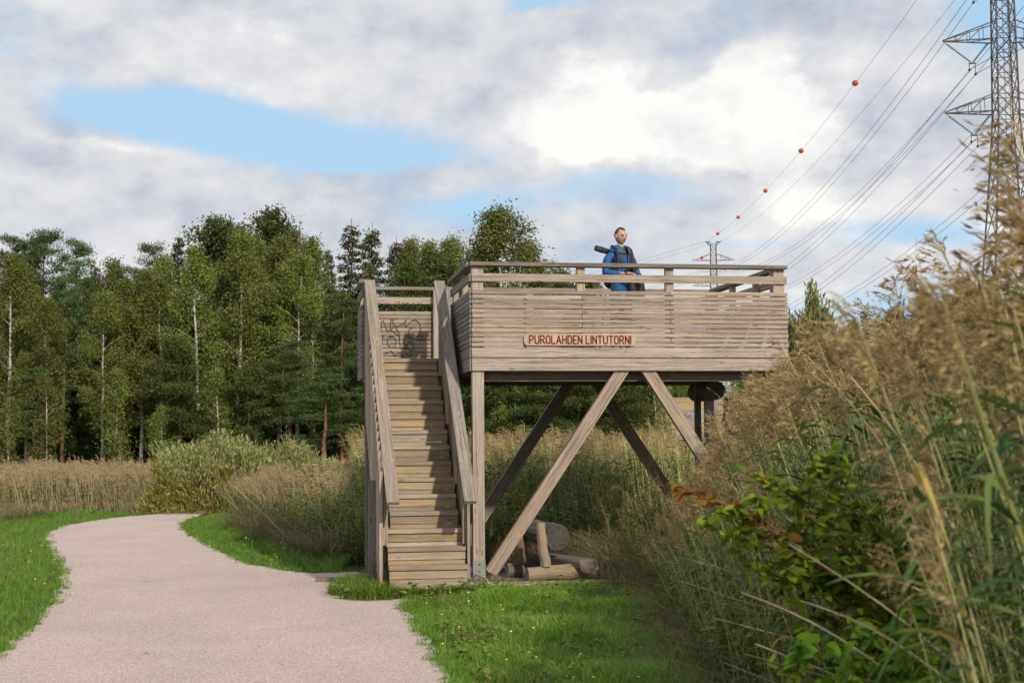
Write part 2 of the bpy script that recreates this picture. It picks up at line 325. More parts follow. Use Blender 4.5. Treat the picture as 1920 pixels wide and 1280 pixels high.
def scatter(g, tpls, pos, rotz, sc, tiltx=None, tilty=None, rshift=None):
    """put copies of template arrays into one mesh collector"""
    pos = np.asarray(pos); N = len(pos); pick = rng.integers(0, len(tpls), N)
    if tiltx is None: tiltx = np.zeros(N)
    if tilty is None: tilty = np.zeros(N)
    sc = np.asarray(sc, float)
    if sc.ndim == 1: sc = np.stack([sc, sc, sc], 1)
    for k, (V, F, m, r) in enumerate(tpls):
        I = np.where(pick == k)[0]
        if not len(I): continue
        c, s_ = np.cos(rotz[I]), np.sin(rotz[I]); P = V[None]*sc[I][:, None]
        X = P[..., 0]*c[:, None]-P[..., 1]*s_[:, None]; Y = P[..., 0]*s_[:, None]+P[..., 1]*c[:, None]; Z = P[..., 2]
        X2 = X+Z*tiltx[I][:, None]; Y2 = Y+Z*tilty[I][:, None]
        P = np.stack([X2, Y2, Z], -1)+pos[I][:, None]
        n = len(V); FF = (F[None]+(np.arange(len(I))*n)[:, None, None]).reshape(-1, 4)
        rr = np.clip(r[None]+rng.normal(0, .12, len(I))[:, None], 0, 1).ravel()
        g.add(P.reshape(-1, 3), FF, np.tile(m, len(I)), rr)
def ribbon(g, pts, wid, side, m=0, r=None):
    pts = np.asarray(pts, float); k = len(pts); wid = np.broadcast_to(wid, (k,)); side = np.asarray(side, float)
    A = pts-side*wid[:, None]/2; B = pts+side*wid[:, None]/2; V = np.empty((2*k, 3)); V[0::2] = A; V[1::2] = B
    F = [[2*i, 2*i+1, 2*i+3, 2*i+2] for i in range(k-1)]
    g.add(V, F, m, rng.random() if r is None else r)
def spheroid(g, c, rad, m=0, nu=12, nv=8, deform=None, r=None):
    u = np.arange(nu)/nu*2*PI; v = (np.arange(nv+1)/nv-.5)*PI
    P = np.stack([np.cos(v)[:, None]*np.cos(u)[None], np.cos(v)[:, None]*np.sin(u)[None], np.repeat(np.sin(v)[:, None], nu, 1)], -1).reshape(-1, 3)
    if deform is not None: P = deform(P)
    P = P*np.array(rad)+np.array(c)
    F = [[i*nu+j, i*nu+(j+1) % nu, (i+1)*nu+(j+1) % nu, (i+1)*nu+j] for i in range(nv) for j in range(nu)]
    g.add(P, F, m, rng.random() if r is None else r)

# ------------------------------------------------------------------ terrain
G0 = -.13
def sstep(a, b, x): t = np.clip((x-a)/(b-a), 0, 1); return t*t*(3-2*t)
def gz(x, y):
    lat, d = toLD(np.stack([x, y], -1)); z = np.full(np.shape(x), G0)
    z = z-1.0*sstep(24, 60, d)*sstep(-1.0, -6, -d*0-np.abs(lat)*0+(-2*np.ones_like(lat)))*0
    z = z-.95*sstep(30, 75, d)
    hill = sstep(110, 420, d)*sstep(.02, .10, lat/np.maximum(d, 1)); z = z+14.5*hill*1.0
    z = z+3*sstep(500, 1500, d)
    return z
def gz1(x, y): return float(gz(np.array([x]), np.array([y]))[0])
def smooth_curve(P, n):
    P = np.asarray(P, float); t = np.r_[0, np.cumsum(np.linalg.norm(np.diff(P, axis=0), axis=1))]
    q = np.linspace(0, t[-1], n*4); a = np.stack([np.interp(q, t, P[:, i]) for i in range(P.shape[1])], 1)
    k = np.ones(7)/7
    for i in range(P.shape[1]): c = a[:, i]; c2 = np.convolve(np.pad(c, 3, 'edge'), k, 'valid'); a[:, i] = c2
    return a[::4]
ds = np.r_[-40, -20, -10, -4, np.arange(0, 60, 2.), np.geomspace(62, 3500, 60)]
ls = np.r_[-np.geomspace(3000, 14, 34), np.arange(-13, 14, 1.), np.geomspace(14, 3000, 34)]
gg = G(); DD, LL = np.meshgrid(ds, ls, indexing='ij'); xy = CP[:2]+FH*DD[..., None]+RH*LL[..., None]
V = np.concatenate([xy, gz(xy[..., 0], xy[..., 1])[..., None]], -1).reshape(-1, 3); nl = len(ls)
F = [[i*nl+j, i*nl+j+1, (i+1)*nl+j+1, (i+1)*nl+j] for i in range(len(ds)-1) for j in range(nl-1)]
gg.add(V, F); go = gg.build('ground', MGROUND, smooth=True); tag(go, kind='structure')
lat_, d_ = toLD(V[:, :2]); a = go.data.attributes.new('field', 'FLOAT', 'POINT'); a.data.foreach_set('value', (sstep(105, 130, d_)*sstep(.03, .07, lat_/np.maximum(d_, 1))).astype(np.float32))
# path
def gp(lst): return np.array([onZ(x, y, G0)[:2] for x, y in lst])
PR = gp([(395, 960), (372, 967), (350, 978), (346, 990), (360, 1003), (400, 1026), (440, 1046), (480, 1060), (530, 1069), (590, 1075), (655, 1072), (690, 1074), (700, 1086), (655, 1088), (652, 1101), (700, 1112), (770, 1117), (800, 1112), (812, 1120), (760, 1128), (752, 1140), (775, 1158), (800, 1190), (812, 1215), (835, 1245), (850, 1283)])
PR = np.vstack([PR, ld(-.45, 8.0), ld(-.3, 5), ld(-.3, 0), ld(-.3, -8)])
PL = gp([(395, 957), (300, 963), (200, 972), (120, 985), (88, 998), (82, 1012), (96, 1035), (112, 1060), (116, 1082), (108, 1105), (92, 1138), (65, 1170), (35, 1195), (0, 1226)])
PL = np.vstack([PL, ld(-4.0, 8.5), ld(-3.9, 5), ld(-3.8, 0), ld(-3.8, -8)])
TURN = gp([(395, 957), (395, 960)])
far = np.array([ld(-4.6, 40), ld(-4.0, 48)])
cR = smooth_curve(PR, 160); cL = smooth_curve(PL, 160)
def jitter(c, a=.022):
    t = np.arange(len(c)); n = sum(np.sin(t*f+p)*q for f, p, q in ((.9, 1, 1), (2.1, 2, .8), (3.7, .4, .7)))*a
    T = np.gradient(c, axis=0); T /= np.linalg.norm(T, axis=1)[:, None]; return c+np.stack([-T[:, 1], T[:, 0]], 1)*n[:, None]
cRj = jitter(cR); cLj = jitter(cL)
ext = np.array([onZ(395, 957, G0)[:2]])
POLY = np.vstack([cRj, cLj[::-1]])
def inpoly(P, poly):
    x, y = P[:, 0], P[:, 1]; c = np.zeros(len(P), bool); n = len(poly); j = n-1
    for i in range(n):
        xi, yi = poly[i]; xj, yj = poly[j]
        q = ((yi > y) != (yj > y)) & (x < (xj-xi)*(y-yi)/(yj-yi+1e-12)+xi); c ^= q; j = i
    return c
def distpoly(P, pts):
    out = np.full(len(P), 1e9)
    for k in range(0, len(pts)): out = np.minimum(out, np.hypot(P[:, 0]-pts[k][0], P[:, 1]-pts[k][1]))
    return out
bmv = [Vector((p[0], p[1], G0+.006)) for p in POLY]
from mathutils.geometry import tessellate_polygon
tris = tessellate_polygon([bmv]); me = bpy.data.meshes.new('gravel_path'); me.from_pydata([tuple(v) for v in bmv], [], [tuple(t) for t in tris]); me.materials.append(MGRAV)
for p_ in me.polygons:
    if p_.normal.z < 0: p_.flip()
po = bpy.data.objects.new('gravel_path', me); COL.objects.link(po); tag(po, kind='structure')
# gravel bed under the platform
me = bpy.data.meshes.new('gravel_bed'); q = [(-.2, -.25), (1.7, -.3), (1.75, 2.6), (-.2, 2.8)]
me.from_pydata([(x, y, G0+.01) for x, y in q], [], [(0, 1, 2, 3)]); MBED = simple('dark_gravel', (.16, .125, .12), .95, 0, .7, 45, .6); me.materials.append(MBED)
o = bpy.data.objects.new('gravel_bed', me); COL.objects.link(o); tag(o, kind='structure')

# ------------------------------------------------------------------ the bird tower
T = empty('observation_tower', (0, 0, 0), label='weathered wooden birdwatching platform on braced legs with a steep staircase beside the gravel path', cat='observation tower')
FL = 2.72; SL0, SL1, NS = 2.745, 3.44, 12; PIT = (SL1-SL0)/NS
def jit(a): return random.uniform(-a, a)
def boards_front(name, xa, xb, yf, dirn, joints, mats=(MW, MSCR), wides=True, rail2=True, screws=()):
    """horizontal boards along X at y=yf (outer face), thickness inward (+dirn)"""
    g = G(); th = .028
    rows = [(SL0+i*PIT+.004+jit(.001), SL0+(i+1)*PIT-.0065+jit(.001), True) for i in range(NS)]
    if wides: rows += [(2.452, 2.605, False), (2.617, 2.734, False)]
    if rail2: rows += [(3.542, 3.636, False)]
    for i, (z0, z1, sl) in enumerate(rows):
        js = [xa]+[j for j in joints if (sl and (i+int(j*3)) % 2 == 0) or (not sl and z0 > 3.5 and j > 9)]+[xb]
        for a, b in zip(js[:-1], js[1:]):
            e = .004
            g.box((a+(e if a != xa else jit(.006)), yf, z0), (b-(e if b != xb else jit(.006)), yf+dirn*th, z1))
        for sxp in screws:
            if sl:
                for dx in ((0,) if (i*7) % 3 else (-.03, .04)): spheroid(g, (sxp+dx+jit(.006), yf-dirn*.001, (z0+z1)/2+jit(.008)), (.0042, .003, .0042), 1, 6, 4)
            else:
                for dz in (.25, .75): spheroid(g, (sxp+jit(.02), yf-dirn*.001, z0+(z1-z0)*dz), (.0042, .003, .0042), 1, 6, 4)
    return g
def boards_side(xo, ya, yb, dirn, wides=True, mats=None):
    g = G(); th = .028
    rows = [(SL0+i*PIT+.004, SL0+(i+1)*PIT-.0065) for i in range(NS)]+[(3.542, 3.636)]
    if wides: rows += [(2.452, 2.605), (2.614, 2.737)]
    for z0, z1 in rows: g.box((xo, ya+jit(.004), z0+jit(.001)), (xo+dirn*th, yb+jit(.004), z1+jit(.001)))
    return g
XR = 4.03
fp = boards_front('slat_panel', .028, XR, 0, 1, [1.39, 2.51], screws=(.06, .12, 1.37, 2.53, 3.91)).build('slat_panel', [MW, MSCR], T); tag(fp, 'sunlit front slat wall carrying the name board')
bp = boards_front('slat_panel', -1.16, XR, 3.0, -1, [1.2, 2.7], screws=()).build('slat_panel', [MW, MSCR], T); tag(bp, 'rear slat wall, with graffiti where the stairs arrive')
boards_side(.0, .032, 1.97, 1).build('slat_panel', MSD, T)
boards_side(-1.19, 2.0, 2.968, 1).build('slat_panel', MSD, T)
boards_side(XR-.002, .032, 2.968, -1).build('slat_panel', MW, T)
# handrails (flat boards on the posts)
def part(name, m, fn, parent=None, lab=None):
    g = G(); fn(g); o = g.build(name, m, parent or T)
    if lab: o['label'] = lab
    return o
HT = 3.775
part('handrail', MG, lambda g: g.box((.005, -.03, HT-.045), (XR+.0, .115, HT)))
part('handrail', MG, lambda g: g.box((-.03, .118, HT-.045), (.115, 1.99, HT)))
part('handrail', MG, lambda g: g.box((-1.2, 2.885, HT-.045), (XR, 3.03, HT)))
part('handrail', MG, lambda g: g.box((-1.22, 2.0, HT-.047), (-1.075, 2.88, HT-.002)))
part('handrail', MG, lambda g: g.box((XR-.13, .118, HT-.047), (XR+.01, 2.88, HT-.002)))
# posts: legs full height, balusters on the deck
def post(x0, x1, y0, y1, z0, z1, m=MW, name='post'): return part(name, m, lambda g: g.box((x0, y0, z0), (x1, y1, z1)))
for x0, x1 in ((.032, .172), (3.86, 4.0)):
    for y0, y1 in ((.03, .17), (2.83, 2.965)): post(x0, x1, y0, y1, .02, HT-.046, name='leg')
post(1.336, 1.436, .03, .10, 2.5, HT-.046); post(2.462, 2.562, .03, .10, 2.5, HT-.046)
for x in (-1.155, -.13, 1.2, 2.6): post(x, x+.1, 2.87, 2.97, 2.5, HT-.046)
for y in (.9, 1.86): post(.03, .10, y, y+.1, 2.5, HT-.046)
for y in (.95, 1.95): post(XR-.10, XR-.031, y, y+.1, 2.5, HT-.046)
post(-1.16, -1.07, 2.03, 2.12, 2.4, HT-.05)
# deck floor, joists, beams
def floor(g):
    n = 27
    for i in range(n):
        y0 = .03+i*(2.94/n); g.box((-1.15 if y0 > 2.0 else .03, y0+.004, FL-.04), (XR-.032, y0+2.94/n-.004, FL))
part('deck_floor', MG, floor)
def joists(g):
    for i in range(9):
        x = .25+i*.45; g.box((x, .07, 2.50), (x+.05, 2.93, FL-.042))
    for x in (-1.0, -.55, -.15): g.box((x, 2.05, 2.50), (x+.05, 2.93, FL-.042))
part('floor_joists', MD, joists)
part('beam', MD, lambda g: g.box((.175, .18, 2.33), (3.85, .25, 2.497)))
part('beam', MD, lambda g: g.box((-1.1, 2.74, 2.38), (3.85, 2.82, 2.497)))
# braces
def brace(x0, z0, x1, z1, y, wid, m): return part('brace', m, lambda g: g.beam((x0, y, z0), (x1, y, z1), .10, wid, side=(0, 1, 0)))
brace(.245, .02, 1.93, 2.50, .085, .152, MW); brace(2.20, 2.50, 3.80, .02, .085, .150, MW)
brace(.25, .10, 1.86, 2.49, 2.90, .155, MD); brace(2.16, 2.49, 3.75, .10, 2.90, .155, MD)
# metal shoes and the log stubs the legs stand on
for x0, y0 in ((.03, .03), (3.86, .03), (.03, 2.83), (3.86, 2.83)):
    o = part('metal_shoe', MSTEEL, lambda g: (g.box((x0-.004, y0-.008, -.03), (x0+.146, y0-.003, .175)), g.box((x0-.004, y0-.008, -.035), (x0+.146, y0+.148, -.028))))
    for dz in (.045, .13): g = G(); spheroid(g, (x0+.075, y0-.012, dz), (.011, .008, .011), 0, 8, 5); g.build('bolt', MRUST, o)
for x, y in ((.06, -.02), (.27, .0), (3.93, .0)):
    g = G(); g.tube([(x, y-.12, -.09), (x, y+.3, -.09)], .1, 0, 12); g.build('log_footing', ML, T)
# stairs
ST = [(-.90+.2231*k, .057+.1925*k) for k in range(14)]
XL, XRR = -1.035, -.155
for k, (y, z) in enumerate(ST):
    wide = k < 3; xl = -1.05 if wide else -.99; xr = (-.160 if wide else -.185) if k < 9 or k >= 20 else -.185
    if k in (5,): xr = -.17
    xr += .004*(k % 3)
    g = G()
    g.box((xl, y-.022, z+.102), (xr, y+.098, z+.148), st=.25); g.box((xl, y+.104, z+.102), (xr, y+.225, z+.148), st=.3)   # two tread planks
    g.box((xl+.004, y, z+.005), (xr-.003, y+.024, z+.099), st=1.)                                              # upper riser board
    g.box((xl+.006, y+.003, z-.045), (xr-.006, y+.026, z-.003), st=1.)                                       # lower riser strip
    if k == 0: g.box((xl+.006, y+.003, z-.185), (xr-.006, y+.026, z-.047), st=.3)
    for xx in (xl+.03, xr-.03):
        for dz in (.03, .08): spheroid(g, (xx, y-.001, z+dz), (.004, .003, .004), 1, 5, 4)
    g.build('step', [MT, MRUST], T)
for x in (-1.035, -.215):
    x0 = x if x < -.5 else x+.012
    part('stair_stringer', MT, lambda g: g.beam((x0+.0225, -.80, -.10), (x0+.0225, 2.0, 2.33), .045, .24, side=(1, 0, 0)))
# inner cladding of vertical boards carrying the stair rails, stepped along the flight
def raily(y): return .915+(y+1.08)*(3.745-.915)/(3.06)
def cladding(g, xo, xi):
    n = 22; ya = -.72
    for i in range(n):
        y = ya+i*.124; zt = raily(y+.06)-.035; zb = max(G0, .0+(y+.9)*.865-.38)
        w_ = .055
        g.box((xo, y, zb+jit(.01)), (xi, y+w_*2.1, zt), axis=2)
LC = part('stair_side', MW, lambda g: cladding(g, -1.148, -1.108), lab='grey vertical boards down the left side of the flight')
RC = part('stair_side', MW, lambda g: cladding(g, -.138, -.108))
for x0_, x1_ in ((-1.10, -1.045), (-.178, -.142)):
    for y in (-.62, .15, 1.0, 1.75):
        part('stair_post', MW, lambda g: g.box((x0_, y, .18+(y+.9)*.865), (x1_, y+.09, raily(y)-.03), axis=2))
for xt, xb in ((-1.085, -1.02), (-.15, -.15)):
    part('stair_handrail', MG, lambda g: g.beam((xb, -1.08, .915), (xt, 1.98, 3.745), .140, .045, side=(1, 0, 0)))
part('leg', MG, lambda g: g.box((-1.225, -.10, -.13), (-1.15, .0, 1.15)), lab='short leg at the foot of the stairs, left side')
part('leg', MG, lambda g: g.box((-1.148, 1.9, -.13), (-1.06, 1.99, 2.48)))
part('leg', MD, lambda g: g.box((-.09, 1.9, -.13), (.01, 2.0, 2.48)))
# name board with routed lettering
sb = G(); x0, x1, z0, z1, ch = .655, 2.055, 2.757, 2.899, .03
out = [(x0+ch, z0), (x1-ch, z0), (x1-.008, z0+ch), (x1, z0+.071), (x1-.008, z1-ch), (x1-ch, z1), (x0+ch, z1), (x0+.008, z1-ch), (x0, z0+.071), (x0+.008, z0+ch)]
ctr = (1.355, 2.828)
n = len(out); Vs = [(x, -.036, z) for x, z in out]+[(x, -.002, z) for x, z in out]+[(ctr[0], -.036, ctr[1])]
Fs = [[i, (i+1) % n, n+(i+1) % n, n+i] for i in range(n)]; uvs = []
for f in Fs: uvs += [(Vs[v][0], Vs[v][1]*3) for v in f]
for i in range(0, n, 2): f = [(i+2) % n, (i+1) % n, i, 2*n]; Fs.append(f); uvs += [(Vs[v][0], Vs[v][2]) for v in f]
sb.add(Vs, Fs, 0, .5, uvs); SB = sb.build('name_board', MSIGN, T); tag(SB, 'long pale name board with rounded ends and red routed capitals')
def arc(cx, cz, rx, rz, a0, a1, n=9): return [(cx+rx*math.cos(math.radians(a)), cz+rz*math.sin(math.radians(a))) for a in np.linspace(a0, a1, n)]
GL = {'P': ([[(0, 0), (0, 1), (.28, 1)]+arc(.28, .75, .24, .25, 90, -90)+[(0, .5)]], .52),
      'U': ([[(0, 1), (0, .27)]+arc(.26, .27, .26, .27, 180, 360)+[(.52, 1)]], .52),
      'R': ([[(0, 0), (0, 1), (.27, 1)]+arc(.27, .75, .24, .25, 90, -90)+[(0, .5)], [(.25, .5), (.54, 0)]], .54),
      'O': ([[(0, .5), (0, .72)]+arc(.25, .72, .25, .28, 180, 0)+[(.5, .28)]+arc(.25, .28, .25, .28, 0, -180)+[(0, .5)]], .5),
      'L': ([[(0, 1), (0, 0), (.44, 0)]], .44), 'A': ([[(0, 0), (.29, 1), (.58, 0)], [(.1, .33), (.48, .33)]], .58),
      'H': ([[(0, 0), (0, 1)], [(.5, 0), (.5, 1)], [(0, .5), (.5, .5)]], .5),
      'D': ([[(0, 0), (0, 1), (.2, 1)]+arc(.2, .7, .3, .3, 90, 0)+arc(.2, .3, .3, .3, 0, -90)+[(0, 0)]], .5),
      'E': ([[(.44, 1), (0, 1), (0, 0), (.44, 0)], [(0, .5), (.36, .5)]], .44),
      'N': ([[(0, 0), (0, 1), (.5, 0), (.5, 1)]], .5), 'I': ([[(0, 0), (0, 1)]], 0), 'T': ([[(0, 1), (.52, 1)], [(.26, 1), (.26, 0)]], .52)}
def strokes(g, lines, w_, y, xf, m=0):
    y0_ = y; q_ = 0
    for ln in lines:
        P = [xf(*p) for p in ln]
        for a, b in zip(P[:-1], P[1:]):
            q_ += 1; y = y0_-.00022*(q_ % 7)
            a3 = np.array([a[0], y, a[1]]); b3 = np.array([b[0], y, b[1]]); d = b3-a3; L = np.linalg.norm(d)
            if L < 1e-6: continue
            d /= L; g.beam(a3-d*w_*.35, b3+d*w_*.35, .003, w_, m, .5, side=(0, 1, 0))
txt = 'PUROLAHDEN LINTUTORNI'; sp = .24
adv = sum(GL[c][1]+sp if c != ' ' else .34 for c in txt)-sp; hgt = .094; kx = (1.99-.725)/adv
lt = G(); cx = .725
for i, c in enumerate(txt):
    if c == ' ': cx += .34*kx; continue
    strokes(lt, GL[c][0], .0145, -.0375-.00008*(i % 2), lambda u, v: (cx+u*kx, 2.781+v*hgt)); cx += (GL[c][1]+sp)*kx
lt.build('lettering', MRED, SB)
# graffiti on the rear boards (drawn in photo pixels, laid on the wall at y = 2.97)
gf = G()
def gpx(lst): return [[(lambda p: (p[0], p[2]))(onY(x, y, 2.97)) for x, y in l] for l in lst]
def wob(l): return l
tags = [[(714, 622), (716, 602), (719, 601), (724, 616), (728, 622), (731, 618), (733, 600), (738, 598), (745, 598)],
        [(737, 600), (737, 606), (742, 614), (748, 624), (750, 634)], [(735, 616), (733, 618), (744, 627), (749, 630)], [(735, 615), (745, 612), (758, 606), (762, 600)],
        [(760, 600), (759, 608), (762, 614), (766, 607), (772, 601), (780, 600), (787, 607), (789, 618), (785, 630), (778, 634), (770, 632), (766, 624), (768, 616), (774, 614)],
        [(714, 630), (718, 629), (718, 636), (716, 642)], [(736, 631), (729, 631), (726, 638), (728, 648), (735, 652), (741, 649), (743, 642), (740, 634), (735, 630), (731, 636)],
        [(748, 626), (749, 640), (751, 653)], [(768, 634), (762, 629), (757, 634), (757, 643), (764, 653), (772, 658), (776, 650), (772, 640), (766, 642), (762, 648)],
        [(740, 652), (750, 652), (762, 654)], [(722, 663), (728, 660), (734, 658), (740, 667), (750, 661), (757, 668)], [(762, 662), (766, 667), (772, 664)], [(790, 631), (792, 632)], [(778, 655), (780, 656)],
        [(726, 574), (728, 570)], [(731, 574), (740, 570), (748, 574), (749, 566)], [(752, 574), (756, 567), (758, 574)], [(762, 568), (763, 574), (768, 571), (764, 568)], [(772, 574), (776, 568), (778, 574)], [(782, 574), (784, 568), (788, 574), (790, 567)]]
strokes(gf, gpx(tags), .010, 2.966, lambda u, v: (u, v)); gf.build('graffiti', MINK, bp)

# ------------------------------------------------------------------ log bench under the platform
BN = empty('log_bench', (0, 0, 0), label='rustic bench of thick rough logs under the left half of the platform', cat='bench')
def logp(name, a, b, r0, r1, m, parent=BN, half=False, n=14, wavy=.02):
    g = G(); a = np.array(a, float); b = np.array(b, float); k = 8; P = a+(b-a)*np.linspace(0, 1, k)[:, None]
    P = P+rng.normal(0, wavy*.25, (k, 3)); g.tube(P, np.linspace(r0, r1, k)*(1+rng.normal(0, .02, k)), 0, n)
    if half:
        V = g.V[0]; zc = (a+(b-a)*.5)[2]; ax = half
        V[:, 2] = np.minimum(V[:, 2], np.interp(V[:, 1], sorted([a[1], b[1]]), [a[2], b[2]] if a[1] < b[1] else [b[2], a[2]])+ax)
    return g.build(name, m, parent, smooth=False)
def bpt(px, py, Y): return tuple(onY(px, py, Y))
logp('base_log', bpt(988, 1077, .22), bpt(1116, 1066, .42), .088, .10, MLP)
logp('base_log', bpt(950, 1069, .95), bpt(1060, 1064, 1.1), .088, .092, ML)
logp('backrest_log', bpt(996, 993, .95), bpt(1046, 1007, .38), .14, .165, MLG)
logp('seat_log', bpt(1003, 1040, 1.15), bpt(1103, 1052, .25), .13, .15, ML, half=.03)
logp('leg', bpt(1012, 980, .28), bpt(1023, 1062, .25), .058, .068, MLP)
logp('leg', bpt(974, 985, .95), bpt(981, 1052, .92), .06, .066, ML)
# low edging timbers
for (a, b), lb in zip((((-.15, -.33), (1.75, -.38)), ((.25, 1.6), (1.2, 1.6)), ((-1.82, 1.0), (-1.48, .97))), ('pale squared edging timber lying in the grass in front of the bench', 'dark edging timber on the gravel behind the bench', 'weathered edging timber at the gravel edge left of the stairs')):
    g = G(); t_ = .09 if 'left' not in lb else .05; g.beam((*a, G0+.035), (*b, G0+.03), t_, t_); tag(g.build('edging_timber', MLP if 'pale' in lb else ML), lb, 'timber')
g = G()
def rockd(P): return P*(1+.18*np.sin(P[:, [0]]*3+P[:, [1]]*4)+.12*np.sin(P[:, [2]]*7+P[:, [0]]*5))
p = onZ(768, 1110, G0+.03); spheroid(g, p, (.07, .07, .05), 0, 12, 8, rockd); tag(g.build('stone', MROCK, smooth=True), 'small pale stone in the grass at the foot of the stairs', 'stone')
# pole with log head seen under the right of the deck
PS = empty('log_post', (0, 0, 0), label='grey post with a round log head, half hidden by reeds under the platform', cat='post')
x_ = onY(1329, 780, 1.6)[0]
part('post', MW, lambda g: g.box((x_-.05, 1.55, -.13), (x_+.06, 1.66, 2.2)), PS); part('post', MD, lambda g: g.box((x_-.13, 1.75, -.13), (x_-.06, 1.85, 2.45)), PS)
g = G(); q = onY(1338, 732, 1.4); g.tube([(q[0], 1.3, q[2]), (q[0], 2.2, q[2])], .13, 0, 14); g.build('log_head', MLG, PS)
part('strut', MD, lambda g: g.beam(onY(1368, 745, 1.9), onY(1352, 1000, 1.9), .1, .13), PS)

# ------------------------------------------------------------------ pylons and cables
def pylon(name, base, yaw, Hz, arms, top, label, details=True):
    """arms: heights of the three cross arms above the base, top: earth wire arm"""
    R0 = empty(name, base, yaw, label=label, cat='pylon', group='lattice pylons of the power line')
    def hw(z): return np.interp(z, [0, arms[0]-1, top], [2.9, .86, .62])
    g = G(); corners = [(-1, -1), (1, -1), (1, 1), (-1, 1)]
    lv = [0]; z = 0
    while z < top-.8: z += 2.0*hw(z)*.98+.1; lv.append(min(z, top))
    for i in range(len(lv)-1):
        a, b = lv[i], lv[i+1]; ha, hb = hw(a), hw(b)
        for j in range(4):
            c0, c1 = corners[j], corners[(j+1) % 4]
            P = lambda c, h, z: np.array([c[0]*h, c[1]*h, z])
            t_ = .12
            g.beam(P(c0, ha, a), P(c0, hb, b), t_, t_)
            g.beam(P(c0, ha, a), P(c1, hb, b), .06, .06); g.beam(P(c1, ha, a), P(c0, hb, b), .06, .06)
            g.beam(P(c0, hb, b), P(c1, hb, b), .055, .055)
    g.build('lattice_body', MPY, R0)
    if details:
        g = G()
        for x in (-.2, .2): g.beam((x, -hw(0)+1.9, 0), (x, -.45, top), .035, .035)
        for q in range(int(top/.6)):
            z = q*.6; y = np.interp(z, [0, top], [-hw(0)+1.9, -.45]); g.beam((-.2, y, z), (.2, y, z), .03, .03, side=(0, 0, 1))
        g.build('ladder', MPY, R0)
    att = {}
    for k, za in enumerate(arms+[top]):
        L = 4.95 if k < 3 else 1.85; h = hw(za)
        for s in (-1, 1):
            g = G(); tip = np.array([s*L, 0, za])
            for q in (-1, 1):
                g.beam((s*h, q*h, za), tip, .09, .09); g.beam((s*h, q*h, za+(1.5 if k < 3 else -1.0)), tip+np.array([0, 0, .08]), .075, .075)
                for f in (.25, .5, .75):
                    lo = np.array([s*h, q*h, za])*(1-f)+tip*f; hi = np.array([s*h, q*h, za+(1.5 if k < 3 else -1.)])*(1-f)+(tip+np.array([0, 0, .08]))*f
                    g.beam(lo, hi, .045, .045)
                    f2 = f+.25; lo2 = np.array([s*h, q*h, za])*(1-f2)+tip*f2
                    if f2 < 1: g.beam(hi, lo2, .04, .04)
                g.beam((s*h, -h, za), (s*(h+(L-h)*.5), h*.5, za), .045, .045)
            g.build('cross_arm', MPY, R0)
            if k < 3:
                V0 = np.array([s*(L-2.35), 0, za-1.85])
                if details:
                    for a_ in (L-.15, L-4.0+.25):
                        g = G(); A = np.array([s*a_, 0, za-.1]); D = V0-A; n_ = 11; g.tube([A, V0], .03, 0, 5)
                        for q in range(n_): c = A+D*((q+1.5)/(n_+2)); spheroid(g, c, (.13, .13, .05), 1, 8, 4)
                        g.build('insulator_string', [MPY, MGLASS], R0)
                    g = G(); g.beam(V0+np.array([-.28, 0, 0]), V0+np.array([.28, 0, 0]), .08, .12)
                    for dx, dz in ((-.25, -.55), (.25, -.9)): g.beam(V0+np.array([dx, 0, 0]), V0+np.array([dx, 0, dz]), .05, .05, side=(0, 1, 0)); spheroid(g, V0+np.array([dx, 0, dz]), (.1, .16, .12))
                    g.build('suspension_clamp', MPY, R0)
                att[(k, s, 0)] = V0+np.array([-.25, 0, -.55]); att[(k, s, 1)] = V0+np.array([.25, 0, -.9])
            else: att[('e', s)] = np.array([s*L, 0, za+.1])
    Mx = Matrix.Translation(Vector(base)) @ Matrix.Rotation(yaw, 4, 'Z')
    return {k: np.array(Mx @ Vector(v)) for k, v in att.items()}, R0
DN, DF = 118., 339.
nb = atD(1884, 150, DN); fbp = atD(1338, 500, DF)
za = lambda px, py, d: atD(px, py, d)[2]
zN = [za(1885, 212, DN), za(1885, 75, DN), za(1885, -62, DN)]; tN = za(1885, -165, DN)
zF = [za(1338, 584, DF), za(1338, 536, DF), za(1338, 488, DF)]; tF = za(1338, 453, DF)
ldir = np.array([fbp[0]-nb[0], fbp[1]-nb[1]]); yaw = math.atan2(ldir[1], ldir[0])-PI/2
gN = gz1(nb[0], nb[1]); gF = gz1(fbp[0], fbp[1])
aN, PN = pylon('power_pylon', (nb[0], nb[1], gN), yaw, 0, [z-gN for z in zN], tN-gN, 'tall brown lattice pylon rising behind the reeds at the right edge of the photo')
aF, PF = pylon('power_pylon', (fbp[0], fbp[1], gF), yaw, 0, [z-gF for z in zF], tF-gF, 'small far lattice pylon seen just above the platform handrail', False)
prev = {k: v-np.array([ldir[0], ldir[1], 0])*1.0+np.array([0, 0, 2.]) for k, v in aN.items()}
nxt = {k: v+np.array([-75, 250, 2.]) for k, v in aF.items()}
def span(A, B, sag, n=40): t = np.linspace(0, 1, n)[:, None]; P = A*(1-t)+B*t; P[:, 2] -= 4*sag*(t*(1-t))[:, 0]; return P
names = {0: 'lowest', 1: 'middle', 2: 'upper'}
